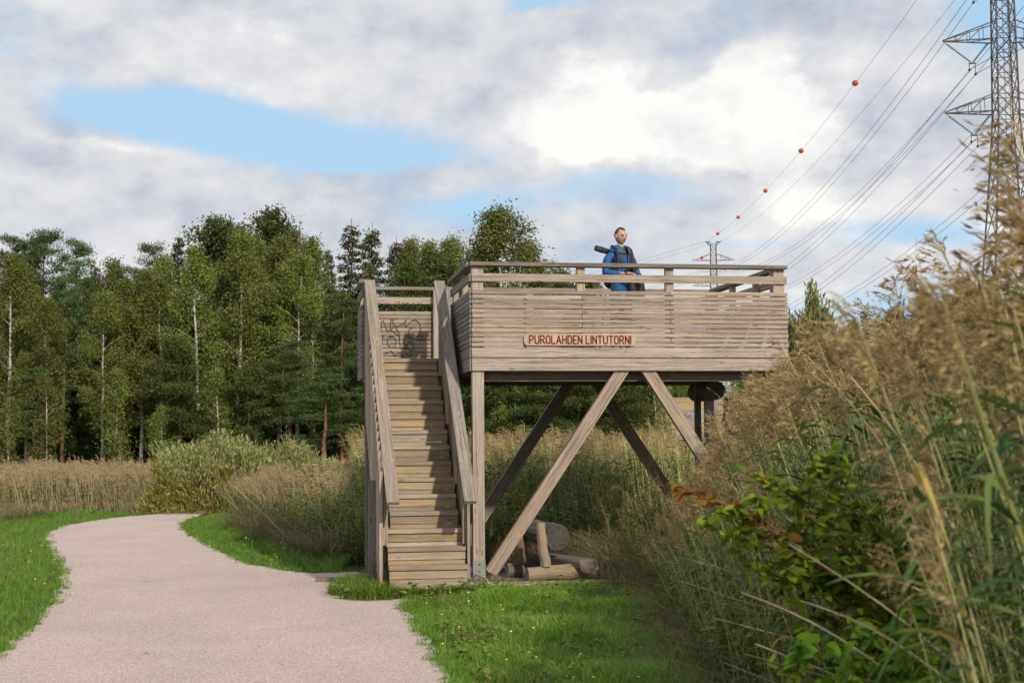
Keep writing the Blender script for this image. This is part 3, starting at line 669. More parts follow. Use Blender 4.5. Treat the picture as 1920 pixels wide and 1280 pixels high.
for k in aN:
    g = G(); e = k[0] == 'e'
    if e:
        pts = np.vstack([span(prev[k], aN[k], 3), span(aN[k], aF[k], 3.6)[1:], span(aF[k], nxt[k], 3)[1:]])
        lab = 'thin earth wire from the pylon top, %s' % ('the one strung with orange balls' if k[1] < 0 else 'without any balls, right of the ball wire')
    else:
        pts = np.vstack([span(prev[k], aN[k], 6), span(aN[k], aF[k], 6.2)[1:], span(aF[k], nxt[k], 5)[1:]])
        lab = '%s power cable hung from the %s arm on the %s side of the pylons' % ('upper' if k[2] == 0 else 'lower', names[k[0]], 'left' if k[1] < 0 else 'right')
    g.tube(pts, .022 if e else .026, 0, 4, caps=False); tag(g.build('power_cable', MWIRE), lab, 'cable', 'power cables between the pylons')
ew = span(aN[('e', -1)], aF[('e', -1)], 3.6, 400)
def projx(P): c = CR.T@(P-CP); return 960-c[0]/c[2]*FPX
ex = np.array([projx(p) for p in ew])
labs = ['large orange marker ball, highest and rightmost on the wire', 'orange marker ball on the wire, second from the top', 'orange marker ball on the wire, third from the top', 'small orange marker ball, fourth down the wire', 'tiny orange marker ball touching the top of the far pylon', 'tiny orange marker ball beside the left arm of the far pylon']
proto = None
for i, x in enumerate((1603, 1502, 1435, 1384, 1346, 1316)):
    if i < 5: j = int(np.argmin(abs(ex-x))); P = ew[j]
    else: P = atD(1316, 483, 345)
    if proto is None:
        proto = empty('marker_ball', tuple(P)); g = G(); spheroid(g, (0, 0, 0), (.37, .37, .37), 0, 18, 12); g.build('shell', MBALL, proto, smooth=True)
        g = G(); th = np.linspace(0, 2*PI, 20); g.tube(np.stack([.375*np.cos(th), .375*np.sin(th), 0*th], 1), .012, 0, 5, caps=False); g.build('clamp_band', MWIRE, proto); o = proto
    else: o = copy_tree(proto); o.location = tuple(P)
    tag(o, labs[i], 'marker ball', 'orange balls on the earth wire')

# ------------------------------------------------------------------ the birdwatcher and what he carries
MSKIN = simple('skin', (.46, .28, .21), .5, 0, .08, 14); MHAIR = simple('short_dark_hair', (.05, .035, .028), .8, 0, .4, 90)
MBLUE = simple('blue_jacket', (.007, .085, .25), .65, 0, .45, 11, 1.0); MCOLL = simple('grey_lining', (.12, .11, .13), .8); MOLIVE = simple('olive_shirt', (.07, .085, .03), .9)
MBLK = simple('black_webbing', (.015, .015, .018), .6, 0, .4, 20); MPACK = simple('black_pack', (.02, .02, .024), .7, 0, .4, 8); MROLL = simple('grey_green_roll', (.03, .045, .047), .8, 0, .3, 9, .3)
MTRO = simple('dark_trousers', (.03, .03, .035), .8); MBOOT = simple('brown_boot', (.06, .04, .025), .7); MSIL = simple('silver_camera', (.55, .55, .55), .3, .6)
PF_ = (2.30, 1.75, FL); TH = math.radians(20)
PER = empty('person', PF_, PI+TH, label='man in a blue jacket standing on the platform and looking to the right', cat='person')
def skin(name, chains, m, sub=2, parent=PER, extra=None):
    """continuous skinned surface from chains of (x, y, z, rx, ry); shared coordinates join the chains"""
    vs = []; rs = []; es = []; idx = {}
    for ch in chains:
        prev_ = None
        for p in ch:
            k = (round(p[0], 4), round(p[1], 4), round(p[2], 4))
            if k not in idx: idx[k] = len(vs); vs.append(p[:3]); rs.append((p[3], p[4] if len(p) > 4 else p[3]))
            if prev_ is not None: es.append((prev_, idx[k]))
            prev_ = idx[k]
    me = bpy.data.meshes.new(name); me.from_pydata(vs, es, []); o = bpy.data.objects.new(name, me); COL.objects.link(o)
    sm = o.modifiers.new('skin', 'SKIN'); sm.use_smooth_shade = True
    for i, r in enumerate(rs): me.skin_vertices[0].data[i].radius = r
    me.skin_vertices[0].data[0].use_root = True
    ss = o.modifiers.new('sub', 'SUBSURF'); ss.levels = sub; ss.render_levels = sub
    dg = bpy.context.evaluated_depsgraph_get(); dg.update(); m2 = bpy.data.meshes.new_from_object(o.evaluated_get(dg)); m2.name = name
    bpy.data.objects.remove(o); V = np.array([v.co[:] for v in m2.vertices]); Fq = [list(p.vertices) for p in m2.polygons]; Fq = [f if len(f) == 4 else f[:3]+[f[2]] for f in Fq]
    bpy.data.meshes.remove(m2)
    g = G(); g.add(V, [f for f in Fq if len(set(f)) == 4])
    if extra: extra(g)
    return g.build(name, m, parent, smooth=True)
pel = (0, 0, .98, .14, .10)
def hand(wr, dr, up, side, curl):
    """palm, four fingers of unequal length and a thumb as tapering chains in one list"""
    wr = np.array(wr); dr = np.array(dr)/np.linalg.norm(dr); up = np.array(up, float); up -= up.dot(dr)*dr; up /= np.linalg.norm(up); lat = np.cross(dr, up)*side
    out = []
    for k, (off, ln) in enumerate(((-.030, .070), (-.010, .080), (.010, .074), (.029, .058))):
        b = wr+dr*.085+lat*off; c1 = b+dr*ln*.45+up*(-.006); c2 = c1+(dr*math.cos(curl)-up*math.sin(curl))*ln*.35; c3 = c2+(dr*math.cos(curl*1.8)-up*math.sin(curl*1.8))*ln*.28
        out.append(([wr+dr*.03+lat*off*.5, b, c1, c2, c3], [.012, .0105, .0095, .0085, .007]))
    t0 = wr+dr*.03-lat*.03; out.append(([t0, t0-lat*.03+dr*.025-up*.01, t0-lat*.035+dr*.055-up*.018, t0-lat*.025+dr*.078-up*.022], [.014, .0125, .011, .009]))
    return out
WR = (.085, .255, 1.135); WL = (-.20, .235, 1.07)
def head(g):
    a = .06; c, s_ = math.cos(a), math.sin(a)
    def df(P):
        x, y, z = P.T.copy()
        jaw = np.clip(-z, 0, 1); x2 = x*(1-.26*jaw**1.5); y2 = np.where(y > 0, y*(1+.02*jaw)+.05*jaw, y*(1-.38*jaw)); y2 = np.where(y > .5, y2*(1-.04*np.abs(z)), y2)
        nose = np.exp(-((x/.16)**2+((z+.16)/.17)**2))*(y > 0)*.26+np.exp(-((x/.09)**2+((z-.02)/.16)**2))*(y > 0)*.10
        brow = np.exp(-(((np.abs(x)-.28)/.25)**2+((z-.16)/.09)**2))*(y > 0)*.07
        eye = np.exp(-(((np.abs(x)-.36)/.15)**2+((z-.0)/.10)**2))*(y > 0)*.15
        lips = np.exp(-((x/.26)**2+((z+.46)/.05)**2))*(y > 0)*.05; ml = np.exp(-((x/.28)**2+((z+.50)/.02)**2))*(y > 0)*.04
        chin = np.exp(-((x/.25)**2+((z+.82)/.14)**2))*(y > 0)*.10
        y2 = y2+nose+brow-eye+lips-ml+chin; back = (y < 0)*.08*np.exp(-((z-.25)/.5)**2); y2 = y2-back
        y2, z = y2+.14*z, z-.11*y2
        Q = np.stack([x2, y2, z], 1); return np.stack([Q[:, 0]*c*.078-Q[:, 1]*s_*.096, Q[:, 0]*s_*.078+Q[:, 1]*c*.096, Q[:, 2]*.122], 1)
    spheroid(g, (0, .025, 1.69), (1, 1, 1), 0, 40, 32, df)
    for sd in (-1, 1):
        e = np.array([sd*.078*c-(-.005)*s_, sd*.078*s_+(-.005)*c, 0]); spheroid(g, np.array([0, .025, 1.685])+e, (.014, .02, .032), 0, 8, 8)
    for wr, dr, up, sd, cu in ((WR, (-.75, .55, .05), (0, .2, 1), 1, .9), (WL, (.45, .75, -.25), (0, .3, 1), -1, 1.0)):
        spheroid(g, np.array(wr)+np.array(dr)/np.linalg.norm(dr)*.05, (.042, .042, .022), 0, 12, 8)
        for P, R_ in hand(wr, dr, up, sd, cu): g.tube(P, R_, 0, 8)
SHR, SHL = (.155, -.01, 1.415), (-.155, -.01, 1.415); ELR, ELL = (.245, .0, 1.17), (-.265, .03, 1.16)
body = skin('body', [[(0, 0, .96, .10, .08), (0, 0, 1.12, .10, .07), (0, -.01, 1.3, .12, .075), (0, -.01, 1.44, .085, .06), (0, .0, 1.52, .06), (0, .012, 1.60, .058)],
     [(0, -.01, 1.44, .085, .06), (*SHR, .03), (*ELR, .038), (*WR, .025)], [(0, -.01, 1.44, .085, .06), (*SHL, .03), (*ELL, .038), (*WL, .025)],
     [(0, 0, .96, .10, .08), (.08, 0, .86, .07), (.10, .01, .5, .05), (.11, -.01, .1, .035), (.12, .12, .04, .035)], [(0, 0, .96, .10, .08), (-.08, 0, .86, .07), (-.11, .01, .5, .05), (-.13, -.01, .1, .035), (-.14, .12, .04, .035)]], MSKIN, extra=head)
skin('jacket', [[(0, 0, .84, .165, .125), (0, 0, 1.0, .15, .12), (0, .005, 1.18, .145, .115), (0, 0, 1.34, .165, .115), (0, -.01, 1.45, .12, .095), (0, -.005, 1.505, .085, .08)],
     [(0, 0, 1.34, .165, .115), (.12, -.008, 1.44, .082), (.195, -.01, 1.38, .075), (*ELR, .056), (.17, .13, 1.14, .056), (.115, .215, 1.135, .046)],
     [(0, 0, 1.34, .165, .115), (-.12, -.008, 1.44, .082), (-.195, -.01, 1.38, .075), (*ELL, .056), (-.235, .13, 1.11, .056), (-.21, .20, 1.08, .046)]], MBLUE)
g = G(); th = np.linspace(PI*.62, PI*2.38, 15)
for dz, dr in ((0, 0), (.03, .008)): pass
P0_ = np.stack([.092*np.cos(th), .085*np.sin(th)*1.0, 1.505+.0*th], 1); P1_ = np.stack([.125*np.cos(th), .115*np.sin(th), 1.56-.02*np.sin(th)], 1); P2_ = np.stack([.165*np.cos(th), .14*np.sin(th)+.01, 1.47-.025*np.sin(th)], 1)
V = np.concatenate([P0_, P1_, P2_]); n = 15
g.add(V, [[i, i+1, n+i+1, n+i] for i in range(n-1)], 1); g.add(V, [[n+i, n+i+1, 2*n+i+1, 2*n+i] for i in range(n-1)], 0)
g.build('hood_collar', [MBLUE, MCOLL], PER, True)
g = G(); th = np.linspace(0, 2*PI, 17)[:-1]; V = np.concatenate([np.stack([r*np.cos(th), r*.95*np.sin(th)+.01+.02*(z < 1.5), z+0*th-.03*(np.sin(th) > .5)], 1) for r, z in ((.085, 1.47), (.068, 1.53), (.062, 1.565))])
g.add(V, [[k*16+i, k*16+(i+1) % 16, (k+1)*16+(i+1) % 16, (k+1)*16+i] for k in range(2) for i in range(16)]); g.build('shirt_collar', MOLIVE, PER, True)
for s_ in (-1, 1): skin('trouser_leg', [[(s_*.07, 0, .90, .11, .11), (s_*.10, .01, .5, .078), (s_*.12, -.01, .12, .065)]], MTRO)
for s_ in (-1, 1): skin('boot', [[(s_*.12, -.02, .13, .055), (s_*.125, .0, .06, .056), (s_*.13, .13, .045, .045, .045)]], MBOOT)
a = .06; c, s_ = math.cos(a), math.sin(a); g = G()
def hairdf(P):
    x, y, z = P.T.copy(); k = z > np.interp(y, [-1, -.3, .05, .3, .55, 1], [-.12, -.10, .10, .44, .62, .76])
    recede = (y > .3) & (np.abs(x) > .42) & (z < .72)
    sc_ = np.where(k & ~recede, 1.055, .78); y = y-(y < 0)*.08*np.exp(-((z-.25)/.5)**2)
    y, z = y+.14*z, z-.11*y
    return np.stack([(x*c*.078-y*s_*.096)*sc_, (x*s_*.078+y*c*.096)*sc_, z*.122*np.where(k & ~recede, 1.035, .80)], 1)
spheroid(g, (0, .025, 1.69), (1, 1, 1), 0, 40, 32, hairdf); g.build('hair', MHAIR, PER, True)
for s2 in (-1, 1):
    ex_, ey_ = s2*.028, .083
    g = G(); spheroid(g, (ex_*c-ey_*s_, ex_*s_+ey_*c+.025, 1.684), (.016, .012, .009), 0, 8, 6); g.build('eye', MHAIR, PER, True)
    g = G(); ey2 = .094; P = [np.array([(s2*u)*c-(ey2-.01*abs(u-.02)/.02)*s_, (s2*u)*s_+(ey2-.01*abs(u-.02)/.02)*c+.027, 1.700+.003*(1-abs(u-.03)/.02)]) for u in (.012, .028, .045)]; g.tube(P, .0055, 0, 5); g.build('eyebrow', MHAIR, PER)
g = G(); P = [np.array([u*c-.090*s_, u*s_+.090*c+.020, 1.626-.002*abs(u)/.02]) for u in (-.022, 0, .022)]; g.tube(P, .0045, 0, 5); g.build('mouth', simple('lips', (.25, .09, .07), .5), PER)
def pobj(name, label, cat): return empty(name, PF_, PI+TH, label=label, cat=cat)
BPK = pobj('backpack', 'black backpack worn over the blue jacket with straps on the chest', 'backpack')
g = G(); spheroid(g, (0, -.20, 1.22), (.145, .10, .25), 0, 16, 12, lambda P: np.sign(P)*np.abs(P)**.7); g.build('bag', MPACK, BPK, True)
for s2 in (-1, 1):
    g = G(); P = np.array([(.10, -.10, 1.53), (.115, 0, 1.555), (.12, .085, 1.50), (.118, .135, 1.40), (.125, .15, 1.28), (.15, .125, 1.17), (.18, .03, 1.10), (.16, -.10, 1.06)])*np.array([s2, 1, 1])
    T_ = np.gradient(P, axis=0); sd_ = np.cross(T_, np.array([0, 1., .2])); sd_ /= np.linalg.norm(sd_, axis=1)[:, None]
    for o_ in (0, .008):
        Q = P+np.array([0, o_, o_*.5]); V = np.empty((16, 3)); V[0::2] = Q-sd_*.024; V[1::2] = Q+sd_*.024; g.add(V, [[2*i, 2*i+1, 2*i+3, 2*i+2] for i in range(7)])
    g.build('shoulder_strap', MBLK, BPK, True)
RL = empty('rolled_mat', PF_, PI+TH, label='grey green rolled case sticking out behind the man\'s shoulder', cat='rolled mat')
g = G(); A = np.array([.28, -.19, 1.535]); B = np.array([-.12, -.24, 1.47]); g.tube([A, A+(B-A)*.02, A+(B-A)*.5, B], [.030, .043, .042, .040], 0, 14); g.build('roll', MROLL, RL, True)
g = G(); q = A+(B-A)*.22; g.tube([q, q+(B-A)*.05], .0455, 0, 14, caps=False); g.build('strap', MBLK, RL)
CM = pobj('camera', 'black and silver camera held in front of the man\'s chest on a neck strap', 'camera')
g = G(); g.obox((-.01, .245, 1.205), Matrix.Rotation(.25, 3, 'Z'), (.135, .06, .075), 0); g.build('body', MBLK, CM)
g = G(); g.tube([(-.01, .27, 1.205), (-.01, .36, 1.20)], [.036, .038], 0, 14); g.build('lens', MBLK, CM); g = G(); g.obox((-.005, .24, 1.25), np.eye(3), (.05, .045, .022)); g.build('top_plate', MSIL, CM)
for s2 in (-1, 1):
    g = G(); ribbon(g, [(s2*.05, .06, 1.555), (s2*.065, .125, 1.45), (s2*.06, .165, 1.33), (s2*.05, .215, 1.23)], .02, (1, 0, 0)); ribbon(g, [(s2*.05, .063, 1.558), (s2*.065, .131, 1.45), (s2*.06, .171, 1.33), (s2*.05, .221, 1.23)], .02, (1, 0, 0)); g.build('neck_strap', MBLK, CM)
SHB = pobj('shoulder_bag', 'black bag at the man\'s hip behind the upper slats', 'bag'); g = G(); spheroid(g, (-.17, .13, .93), (.13, .085, .14), 0, 14, 10, lambda P: np.sign(P)*np.abs(P)**.6); g.build('bag', MPACK, SHB, True)
g = G(); ribbon(g, [(.12, -.03, 1.54), (.03, .155, 1.3), (-.10, .2, 1.04)], .03, (.7, 0, .7)); ribbon(g, [(.12, -.025, 1.545), (.03, .16, 1.3), (-.10, .205, 1.04)], .03, (.7, 0, .7)); g.build('strap', MBLK, SHB)
for o_ in (PER, BPK, RL, CM, SHB): o_.scale = (.975,)*3
g = G(); g.tube([(1.98, 1.7, FL), (2.09, 1.72, 3.6)], .012, 0, 8); tag(g.build('walking_pole', MBLK), 'thin black pole leaning beside the man on the platform', 'pole')

# ------------------------------------------------------------------ vegetation templates
def tube_into(g, P, r, m, n=4, rr=None): g.tube(P, r, m, n, rr, caps=False)
def leafquad(g, c_, d_, nrm, L, wd, m=0, rr=None):
    d_ = d_/np.linalg.norm(d_); s_ = np.cross(d_, nrm); s_ /= np.linalg.norm(s_)+1e-9
    ribbon(g, [c_, c_+d_*L*.4, c_+d_*L*.75-nrm*L*.05, c_+d_*L-nrm*L*.12], np.array([.25, 1, .75, .05])*wd, s_, m, rr)
def weed_tpl(h, n, L, wd):
    g = G(); bx, by = rng.normal(0, .12, 2)
    ax = np.array([[bx*s*s, by*s*s, h*s] for s in np.linspace(0, 1, 4)]); ribbon(g, ax, .006, (1, 0, 0), 1)
    for i in range(n):
        t = rng.uniform(.1, 1); c_ = np.array([bx*t*t, by*t*t, h*t]); a = rng.uniform(0, 2*PI); nrm = np.array([0, 0, 1])+rng.normal(0, .35, 3); leafquad(g, c_, np.array([math.cos(a), math.sin(a), rng.uniform(-.2, .6)]), nrm/np.linalg.norm(nrm), L*rng.uniform(.6, 1.2), wd)
    return g.arrays()
def reed(lod, h, plume=True, seed=0):
    g = G(); bend = -rng.uniform(.04, .22)*h*.5; z = np.linspace(0, 1, 7)
    ax = np.stack([bend*z**2.2, .04*np.sin(z*3+seed), h*z], 1)
    def at(t): return np.array([np.interp(t, z, ax[:, i]) for i in range(3)])
    if lod == 0: tube_into(g, ax, np.linspace(.0045, .002, 7), 0, 4)
    else: ribbon(g, ax[::2 if lod == 1 else 3], .008 if lod == 1 else .012, (1, 0, 0), 0)
    nl = (14, 9, 4)[lod]
    for i in range(nl):
        t = rng.uniform(.22, .88) if lod else .2+.68*(i+rng.random())/nl; a = PI+rng.normal(0, .9) if rng.random() < .75 else rng.uniform(0, 2*PI); L = rng.uniform(.26, .48)
        dh = np.array([math.cos(a), math.sin(a), 0]); k = (6, 4, 3)[lod]; s = np.linspace(0, 1, k); up = rng.uniform(.3, .9); dr = rng.uniform(.4, 1.3)
        P = at(t)+dh*(s*L*.85)[:, None]+np.array([0, 0, 1])*((up*s-dr*s**2)*L)[:, None]
        wd = np.array([.35, 1, .95, .75, .5, .08])[:k] if k == 6 else np.interp(s, [0, .2, .6, 1], [.4, 1, .8, .1])
        side = np.cross(dh, [0, 0, 1])*.8+np.array([0, 0, rng.uniform(-.7, .7)]); side /= np.linalg.norm(side)
        ribbon(g, P, wd*(.021, .024, .030)[lod], side, 1)
    if plume:
        nb = (34, 15, 7)[lod]; pl = rng.uniform(.20, .34)
        for i in range(nb):
            t = 1-(pl/h)*(i/nb)**.9*1.0; a = PI+rng.normal(0, .75); L = rng.uniform(.07, .15)*(.5+.8*math.sin(PI*min(1, (i+2)/nb*.9)))*1.15
            dh = np.array([math.cos(a), math.sin(a), 0]); s = np.linspace(0, 1, 5 if lod == 0 else 3); up = rng.uniform(.5, 1.6)
            P = at(t)+dh*(s**1.2*L*.8)[:, None]+np.array([0, 0, 1])*((up*s-rng.uniform(.4, 1.1)*s**2)*L)[:, None]
            rr = rng.random()
            if lod == 0:
                ribbon(g, P, [.002, .004, .006, .005, .001], (0, 1, 0), 2, rr)
                for q in range(9):
                    u = rng.uniform(.15, 1); c_ = np.array([np.interp(u, s, P[:, j]) for j in range(3)]); d_ = P[-1]-P[1]; d_ = d_/np.linalg.norm(d_)+rng.normal(0, .30, 3)+np.array([0, 0, -.1]); d_ /= np.linalg.norm(d_)
                    ribbon(g, [c_, c_+d_*.014, c_+d_*.032], [.0015, .0048, .0006], np.cross(d_, rng.normal(0, 1, 3)), 2, rr)
            else: ribbon(g, P, np.array([.4, 1, .3])*(.010 if lod == 1 else .030), np.array([0, 1, 0]) if i % 2 else np.array([0, .5, .85]), 2, rr)
    return g.arrays()
R0 = [reed(0, rng.uniform(2.2, 2.5), True, i) for i in range(9)]+[reed(0, 2.1, False, i) for i in range(9)]
R1 = [reed(1, rng.uniform(1.7, 2.0), True, i) for i in range(8)]+[reed(1, 1.7, False, i) for i in range(2)]
R2 = [reed(2, 1.5, True, i) for i in range(7)]
MR = [MSTEM, MRLEAF, MPLUME]
YAW0 = -.163
# regions ----------------------------------------------------------
def edge(d): return np.interp(d, [3, 5, 7, 10, 14, 18, 19.5, 24], [1.15, 1.45, 1.38, 1.42, 1.55, 1.55, 1.35, -2.])
def in_tower(P, m=.0): return (P[:, 0] > -1.45-m) & (P[:, 0] < 4.15+m) & (P[:, 1] > -.3-m) & (P[:, 1] < 3.2+m)
def pts_ld(n, l0, l1, d0, d1, slope=True):
    d = np.sqrt(rng.uniform(d0**2, d1**2, n)) if slope else rng.uniform(d0, d1, n)
    lat = rng.uniform(l0, l1, n)*(d if slope else 1); return CP[:2]+FH*d[:, None]+RH*lat[:, None], lat, d
pathpts = np.vstack([cR, cL])
def put(name, tpl, P, h, mats, label, cat, tx=None, ty=None, rot=None, kind='stuff'):
    N = len(P); z = gz(P[:, 0], P[:, 1]); g = G()
    scatter(g, tpl, np.column_stack([P, z]), YAW0+rng.normal(0, .55, N) if rot is None else rot, h, tx, ty)
    o = g.build(name, mats); return tag(o, label, cat, kind=kind)
def proj(P3):
    c = (np.asarray(P3)-CP)@CR; return 960-c[..., 0]/c[..., 2]*FPX, 640+c[..., 1]/c[..., 2]*FPX
EX = [1100, 1150, 1175, 1200, 1235, 1290, 1330, 1400, 1480, 1540, 1600, 1700, 1790, 1845, 1875, 1960, 2400]
EY = [1300, 1130, 1080, 1040, 990, 910, 850, 730, 700, 650, 600, 505, 410, 340, 275, 240, 200]
def envfit(P, H, tx):
    """shorten reeds so that the top outline of the bed falls away towards the lawn"""
    H = H.copy(); done = np.zeros(len(H), bool); z0 = gz(P[:, 0], P[:, 1]); out = np.zeros(len(H)); slack = rng.exponential(14, len(H))+rng.uniform(-18, 0, len(H))
    for f in np.linspace(1.0, .28, 28):
        q = np.column_stack([P[:, 0]+tx*H*f, P[:, 1], z0+H*f*1.0]); x, y = proj(q); ok = (y > np.interp(x, EX, EY)+slack) & ~done; out[ok] = f; done |= ok
    return out
# near reed bed on the right
P, lat, d = pts_ld(10000, .0, .62, 3.0, 17.5)
o_ = lat-edge(d); k = (o_ > 0) & ~in_tower(P, .1) & (lat < .40*d+1.6) & (lat > .0)
dens = np.interp(d, [3, 6, 10, 17], [.55, .45, .32, .42]); k &= rng.random(len(d)) < dens
k &= ~((d < 6.4) & (960+FPX*lat/d < 1880))
P, lat, d, o_ = P[k], lat[k], d[k], o_[k]
hs = np.clip(.50+o_*np.interp(d, [3, 6, 10, 16], [1.3, .9, .62, .42]), .45, 1.03)*rng.uniform(.88, 1.06, len(d))
hs = np.minimum(hs, np.interp(d, [3, 4.5, 7, 12, 17], [1.03, 1.05, 1.0, .99, .97])*rng.uniform(.88, 1.03, len(d)))
tx = -rng.uniform(.0, .50, len(d))*np.interp(d, [3, 6.5, 10], [.5, .6, 1]); f_ = envfit(P, hs*2.38, tx-.08); k = f_ > .3; P, d, hs, tx = P[k], d[k], (hs*f_)[k], tx[k]
put('reed_bed', R0, P, hs, MR, 'tall near reeds with feathery brown plumes along the right side', 'reeds', tx=tx, ty=rng.normal(0, .08, len(d)))
# further reeds on the right and beyond
P, lat, d = pts_ld(7000, .08, .62, 17.5, 75)
k = ~in_tower(P, .5) & ((P[:, 1] < 3) & (P[:, 0] > 4.2) | (P[:, 1] > 5.0)); P, d = P[k], d[k]
put('reed_bed', R1, P, rng.uniform(.85, 1.15, len(P))*np.interp(d, [17, 30, 70], [1.15, .95, .75]), MR, 'reeds beyond the tower on its right side', 'reeds', tx=-rng.uniform(0, .25, len(P)))
# behind the tower, seen through its legs
P, lat, d = pts_ld(9000, -.10, .12, 22.6, 50)
k = (P[:, 1] > 5.2+.6*np.sin(P[:, 0]*1.7)) & (distpoly(P, pathpts) > 1.3) & (P[:, 0] > -2.2)
P, d = P[k], d[k]; put('reed_bed', R1, P, rng.uniform(.85, 1.12, len(P))*np.interp(d, [22, 30, 50], [.93, .90, .85]), MR, 'reeds seen between the legs behind the tower', 'reeds', tx=-rng.uniform(-.05, .2, len(P)))
# between the path bend and the stairs
P, lat, d = pts_ld(5200, -.225, -.09, 18, 42)
dp = distpoly(P, pathpts)
k = (dp > 1.15+.25*np.sin(P[:, 1]*2.1)) & ~inpoly(P, POLY) & (P[:, 0] < -1.9) & (P[:, 1] > 1.6) & ((P[:, 0]-cR[:, 0].min()) > -9) & (P[:, 0] > -5.2+.0*P[:, 1])
P, d, dp = P[k], d[k], dp[k]; hh = np.clip(.46+.16*(dp-1.1), .4, .80)*rng.uniform(.85, 1.1, len(P))
put('reed_bed', R1, P, hh, [MSTEM, MRLEAF, MPLUMEF], 'leaning reeds between the path bend and the stairs', 'reeds', tx=rng.uniform(-.45, .15, len(P)))
# wide field on the left, up to the wood
P, lat, d = pts_ld(26000, -.46, .10, 27, 97)
k = (distpoly(P, pathpts) > 1.8+.5*np.sin(P[:, 0]*1.3)+.3*np.sin(P[:, 0]*3.1+P[:, 1])) & ~inpoly(P, POLY) & ~((d < 42) & (lat > -3.3)) & (d > 29)
k &= rng.random(len(d)) < np.interp(d, [28, 50, 97], [1, .75, .6])
P, d, lat = P[k], d[k], lat[k]; put('reed_field', R2, P, np.column_stack([rng.uniform(.95, 1.15, len(P))*np.interp(d, [30, 60], [1., 1.])]*2+[rng.uniform(.62, 1.0, len(P))*(1+.10*np.sin(P[:, 0]*.9+P[:, 1]*.3)*np.sin(P[:, 1]*.7))*np.interp(d, [29, 32, 45, 97], [.6, .82, 1.0, 1.07])]), [MSTEM, MRLEAF, MPLUMEF], 'wide field of tan reeds in front of the wood', 'reeds', tx=rng.normal(-.05, .16, len(P)))
# dry slanting stalks
g = G()
P, lat, d = pts_ld(420, .1, .45, 3.6, 16); k = (lat > edge(d)+.1) & ~in_tower(P, .1); P, d = P[k], d[k]
for p in P:
    L = rng.uniform(1.4, 2.6); a = rng.uniform(.5, 1.1); dh = -RH*math.sin(a)+FH*rng.normal(0, .15); s = np.linspace(0, 1, 6)[:, None]
    base = np.array([*p, G0+rng.uniform(0, .5)]); tip = base+np.array([*dh, 0])*L+np.array([0, 0, L*math.cos(a)-L*.12]); x_, y_ = proj(tip)
    if y_ < np.interp(x_, EX, EY)+60 or x_ < 1250: continue
    tube_into(g, base+np.array([*dh, 0])*s*L+np.array([0, 0, 1])*(s*L*math.cos(a)-s**2*L*.12), np.linspace(.006, .0025, 6), 0, 4)
P, lat, d = pts_ld(260, -.2, .12, 19, 34); k = (distpoly(P, pathpts) > 1.2) & ~in_tower(P, .4) & ~inpoly(P, POLY) & ((P[:, 1] > 5) | (P[:, 0] < -2)); P = P[k]
for p in P:
    L = rng.uniform(.9, 1.6); a = rng.uniform(.3, .9)*(-1 if rng.random() < .3 else 1); dh = -RH*math.sin(a); s = np.linspace(0, 1, 5)[:, None]
    tube_into(g, np.array([*p, G0])+np.array([*dh, 0])*s*L+np.array([0, 0, 1])*(s*L*math.cos(a)-s**2*L*.1), np.linspace(.007, .003, 5), 0, 3)
tag(g.build('dry_stalks', MDRY), 'bleached dead reed stalks slanting through the green reeds', 'dead reeds', kind='stuff')
# grass
def grass_tpl(h0, h1, n, rad, wd, mixm=0.0, lean=.5):
    g = G()
    for i in range(n):
        a = rng.uniform(0, 2*PI); r = rad*math.sqrt(rng.random()); b = rng.uniform(0, 2*PI); h = rng.uniform(h0, h1); l = rng.uniform(.1, lean)*h
        s = np.linspace(0, 1, 4); P = np.stack([r*math.cos(a)+math.cos(b)*l*s**2*1.3, r*math.sin(a)+math.sin(b)*l*s**2*1.3, h*(s-.25*lean*s**2)], 1)
        ribbon(g, P, np.array([.8, 1, .7, .1])*wd*rng.uniform(.7, 1.2), (-math.sin(b), math.cos(b), 0), 0)
    return g.arrays()
TGS = None
TG = [grass_tpl(.06, .19, 16, .05, .0055, lean=.8) for i in range(6)]; TS = [grass_tpl(.03, .09, 14, .05, .005, lean=.9) for i in range(5)]
TB = [grass_tpl(.25, .75, 16, .14, .008, lean=1.6) for i in range(8)]
LAWN = lambda P, lat, d: ~inpoly(P, POLY) & ~in_tower(P, -.05)
P, lat, d = pts_ld(26000, -.13, .16, 8.8, 17.6); e_ = edge(d)
k = LAWN(P, lat, d) & (lat < e_+.5) & (lat > -2.2) & (P[:, 0] > -1.75); P, lat, d = P[k], lat[k], d[k]
dpt = distpoly(P, cRj); hh = np.clip(.35+dpt*.9, .35, 1.15)*rng.uniform(.7, 1.15, len(P))*np.where(d > 16.2, .55, 1)
hh *= .8+.35*np.sin(P[:, 0]*3.1+1)*np.sin(P[:, 1]*2.3)
put('lawn', TG, P, hh, MGRASS, 'bright green grass between the gravel path and the reeds', 'grass', rot=rng.uniform(0, 6.3, len(P)))
P, lat, d = pts_ld(900, -.13, .16, 9, 17.4); k = LAWN(P, lat, d) & (lat < edge(d)+.3) & (P[:, 0] > -1.75) & (distpoly(P, cRj) > .15); P = P[k]
put('lawn_herbs', [weed_tpl(rng.uniform(.08, .16), 9, .05, .028) for i in range(5)], P, rng.uniform(.6, 1.3, len(P)), [MGRASSD, MSTEM], 'clover and small herbs among the lawn grass', 'herbs', rot=rng.uniform(0, 6.3, len(P)))
P = P[rng.random(len(P)) < .30]; put('lawn_straw', TB, P+.1, rng.uniform(.28, .5, len(P)), MBROWNG, 'dry straw blades standing among the lawn grass', 'grass', rot=rng.uniform(0, 6.3, len(P)))
P, lat, d = pts_ld(60000, -.42, .02, 9.5, 36); dp = distpoly(P, pathpts)
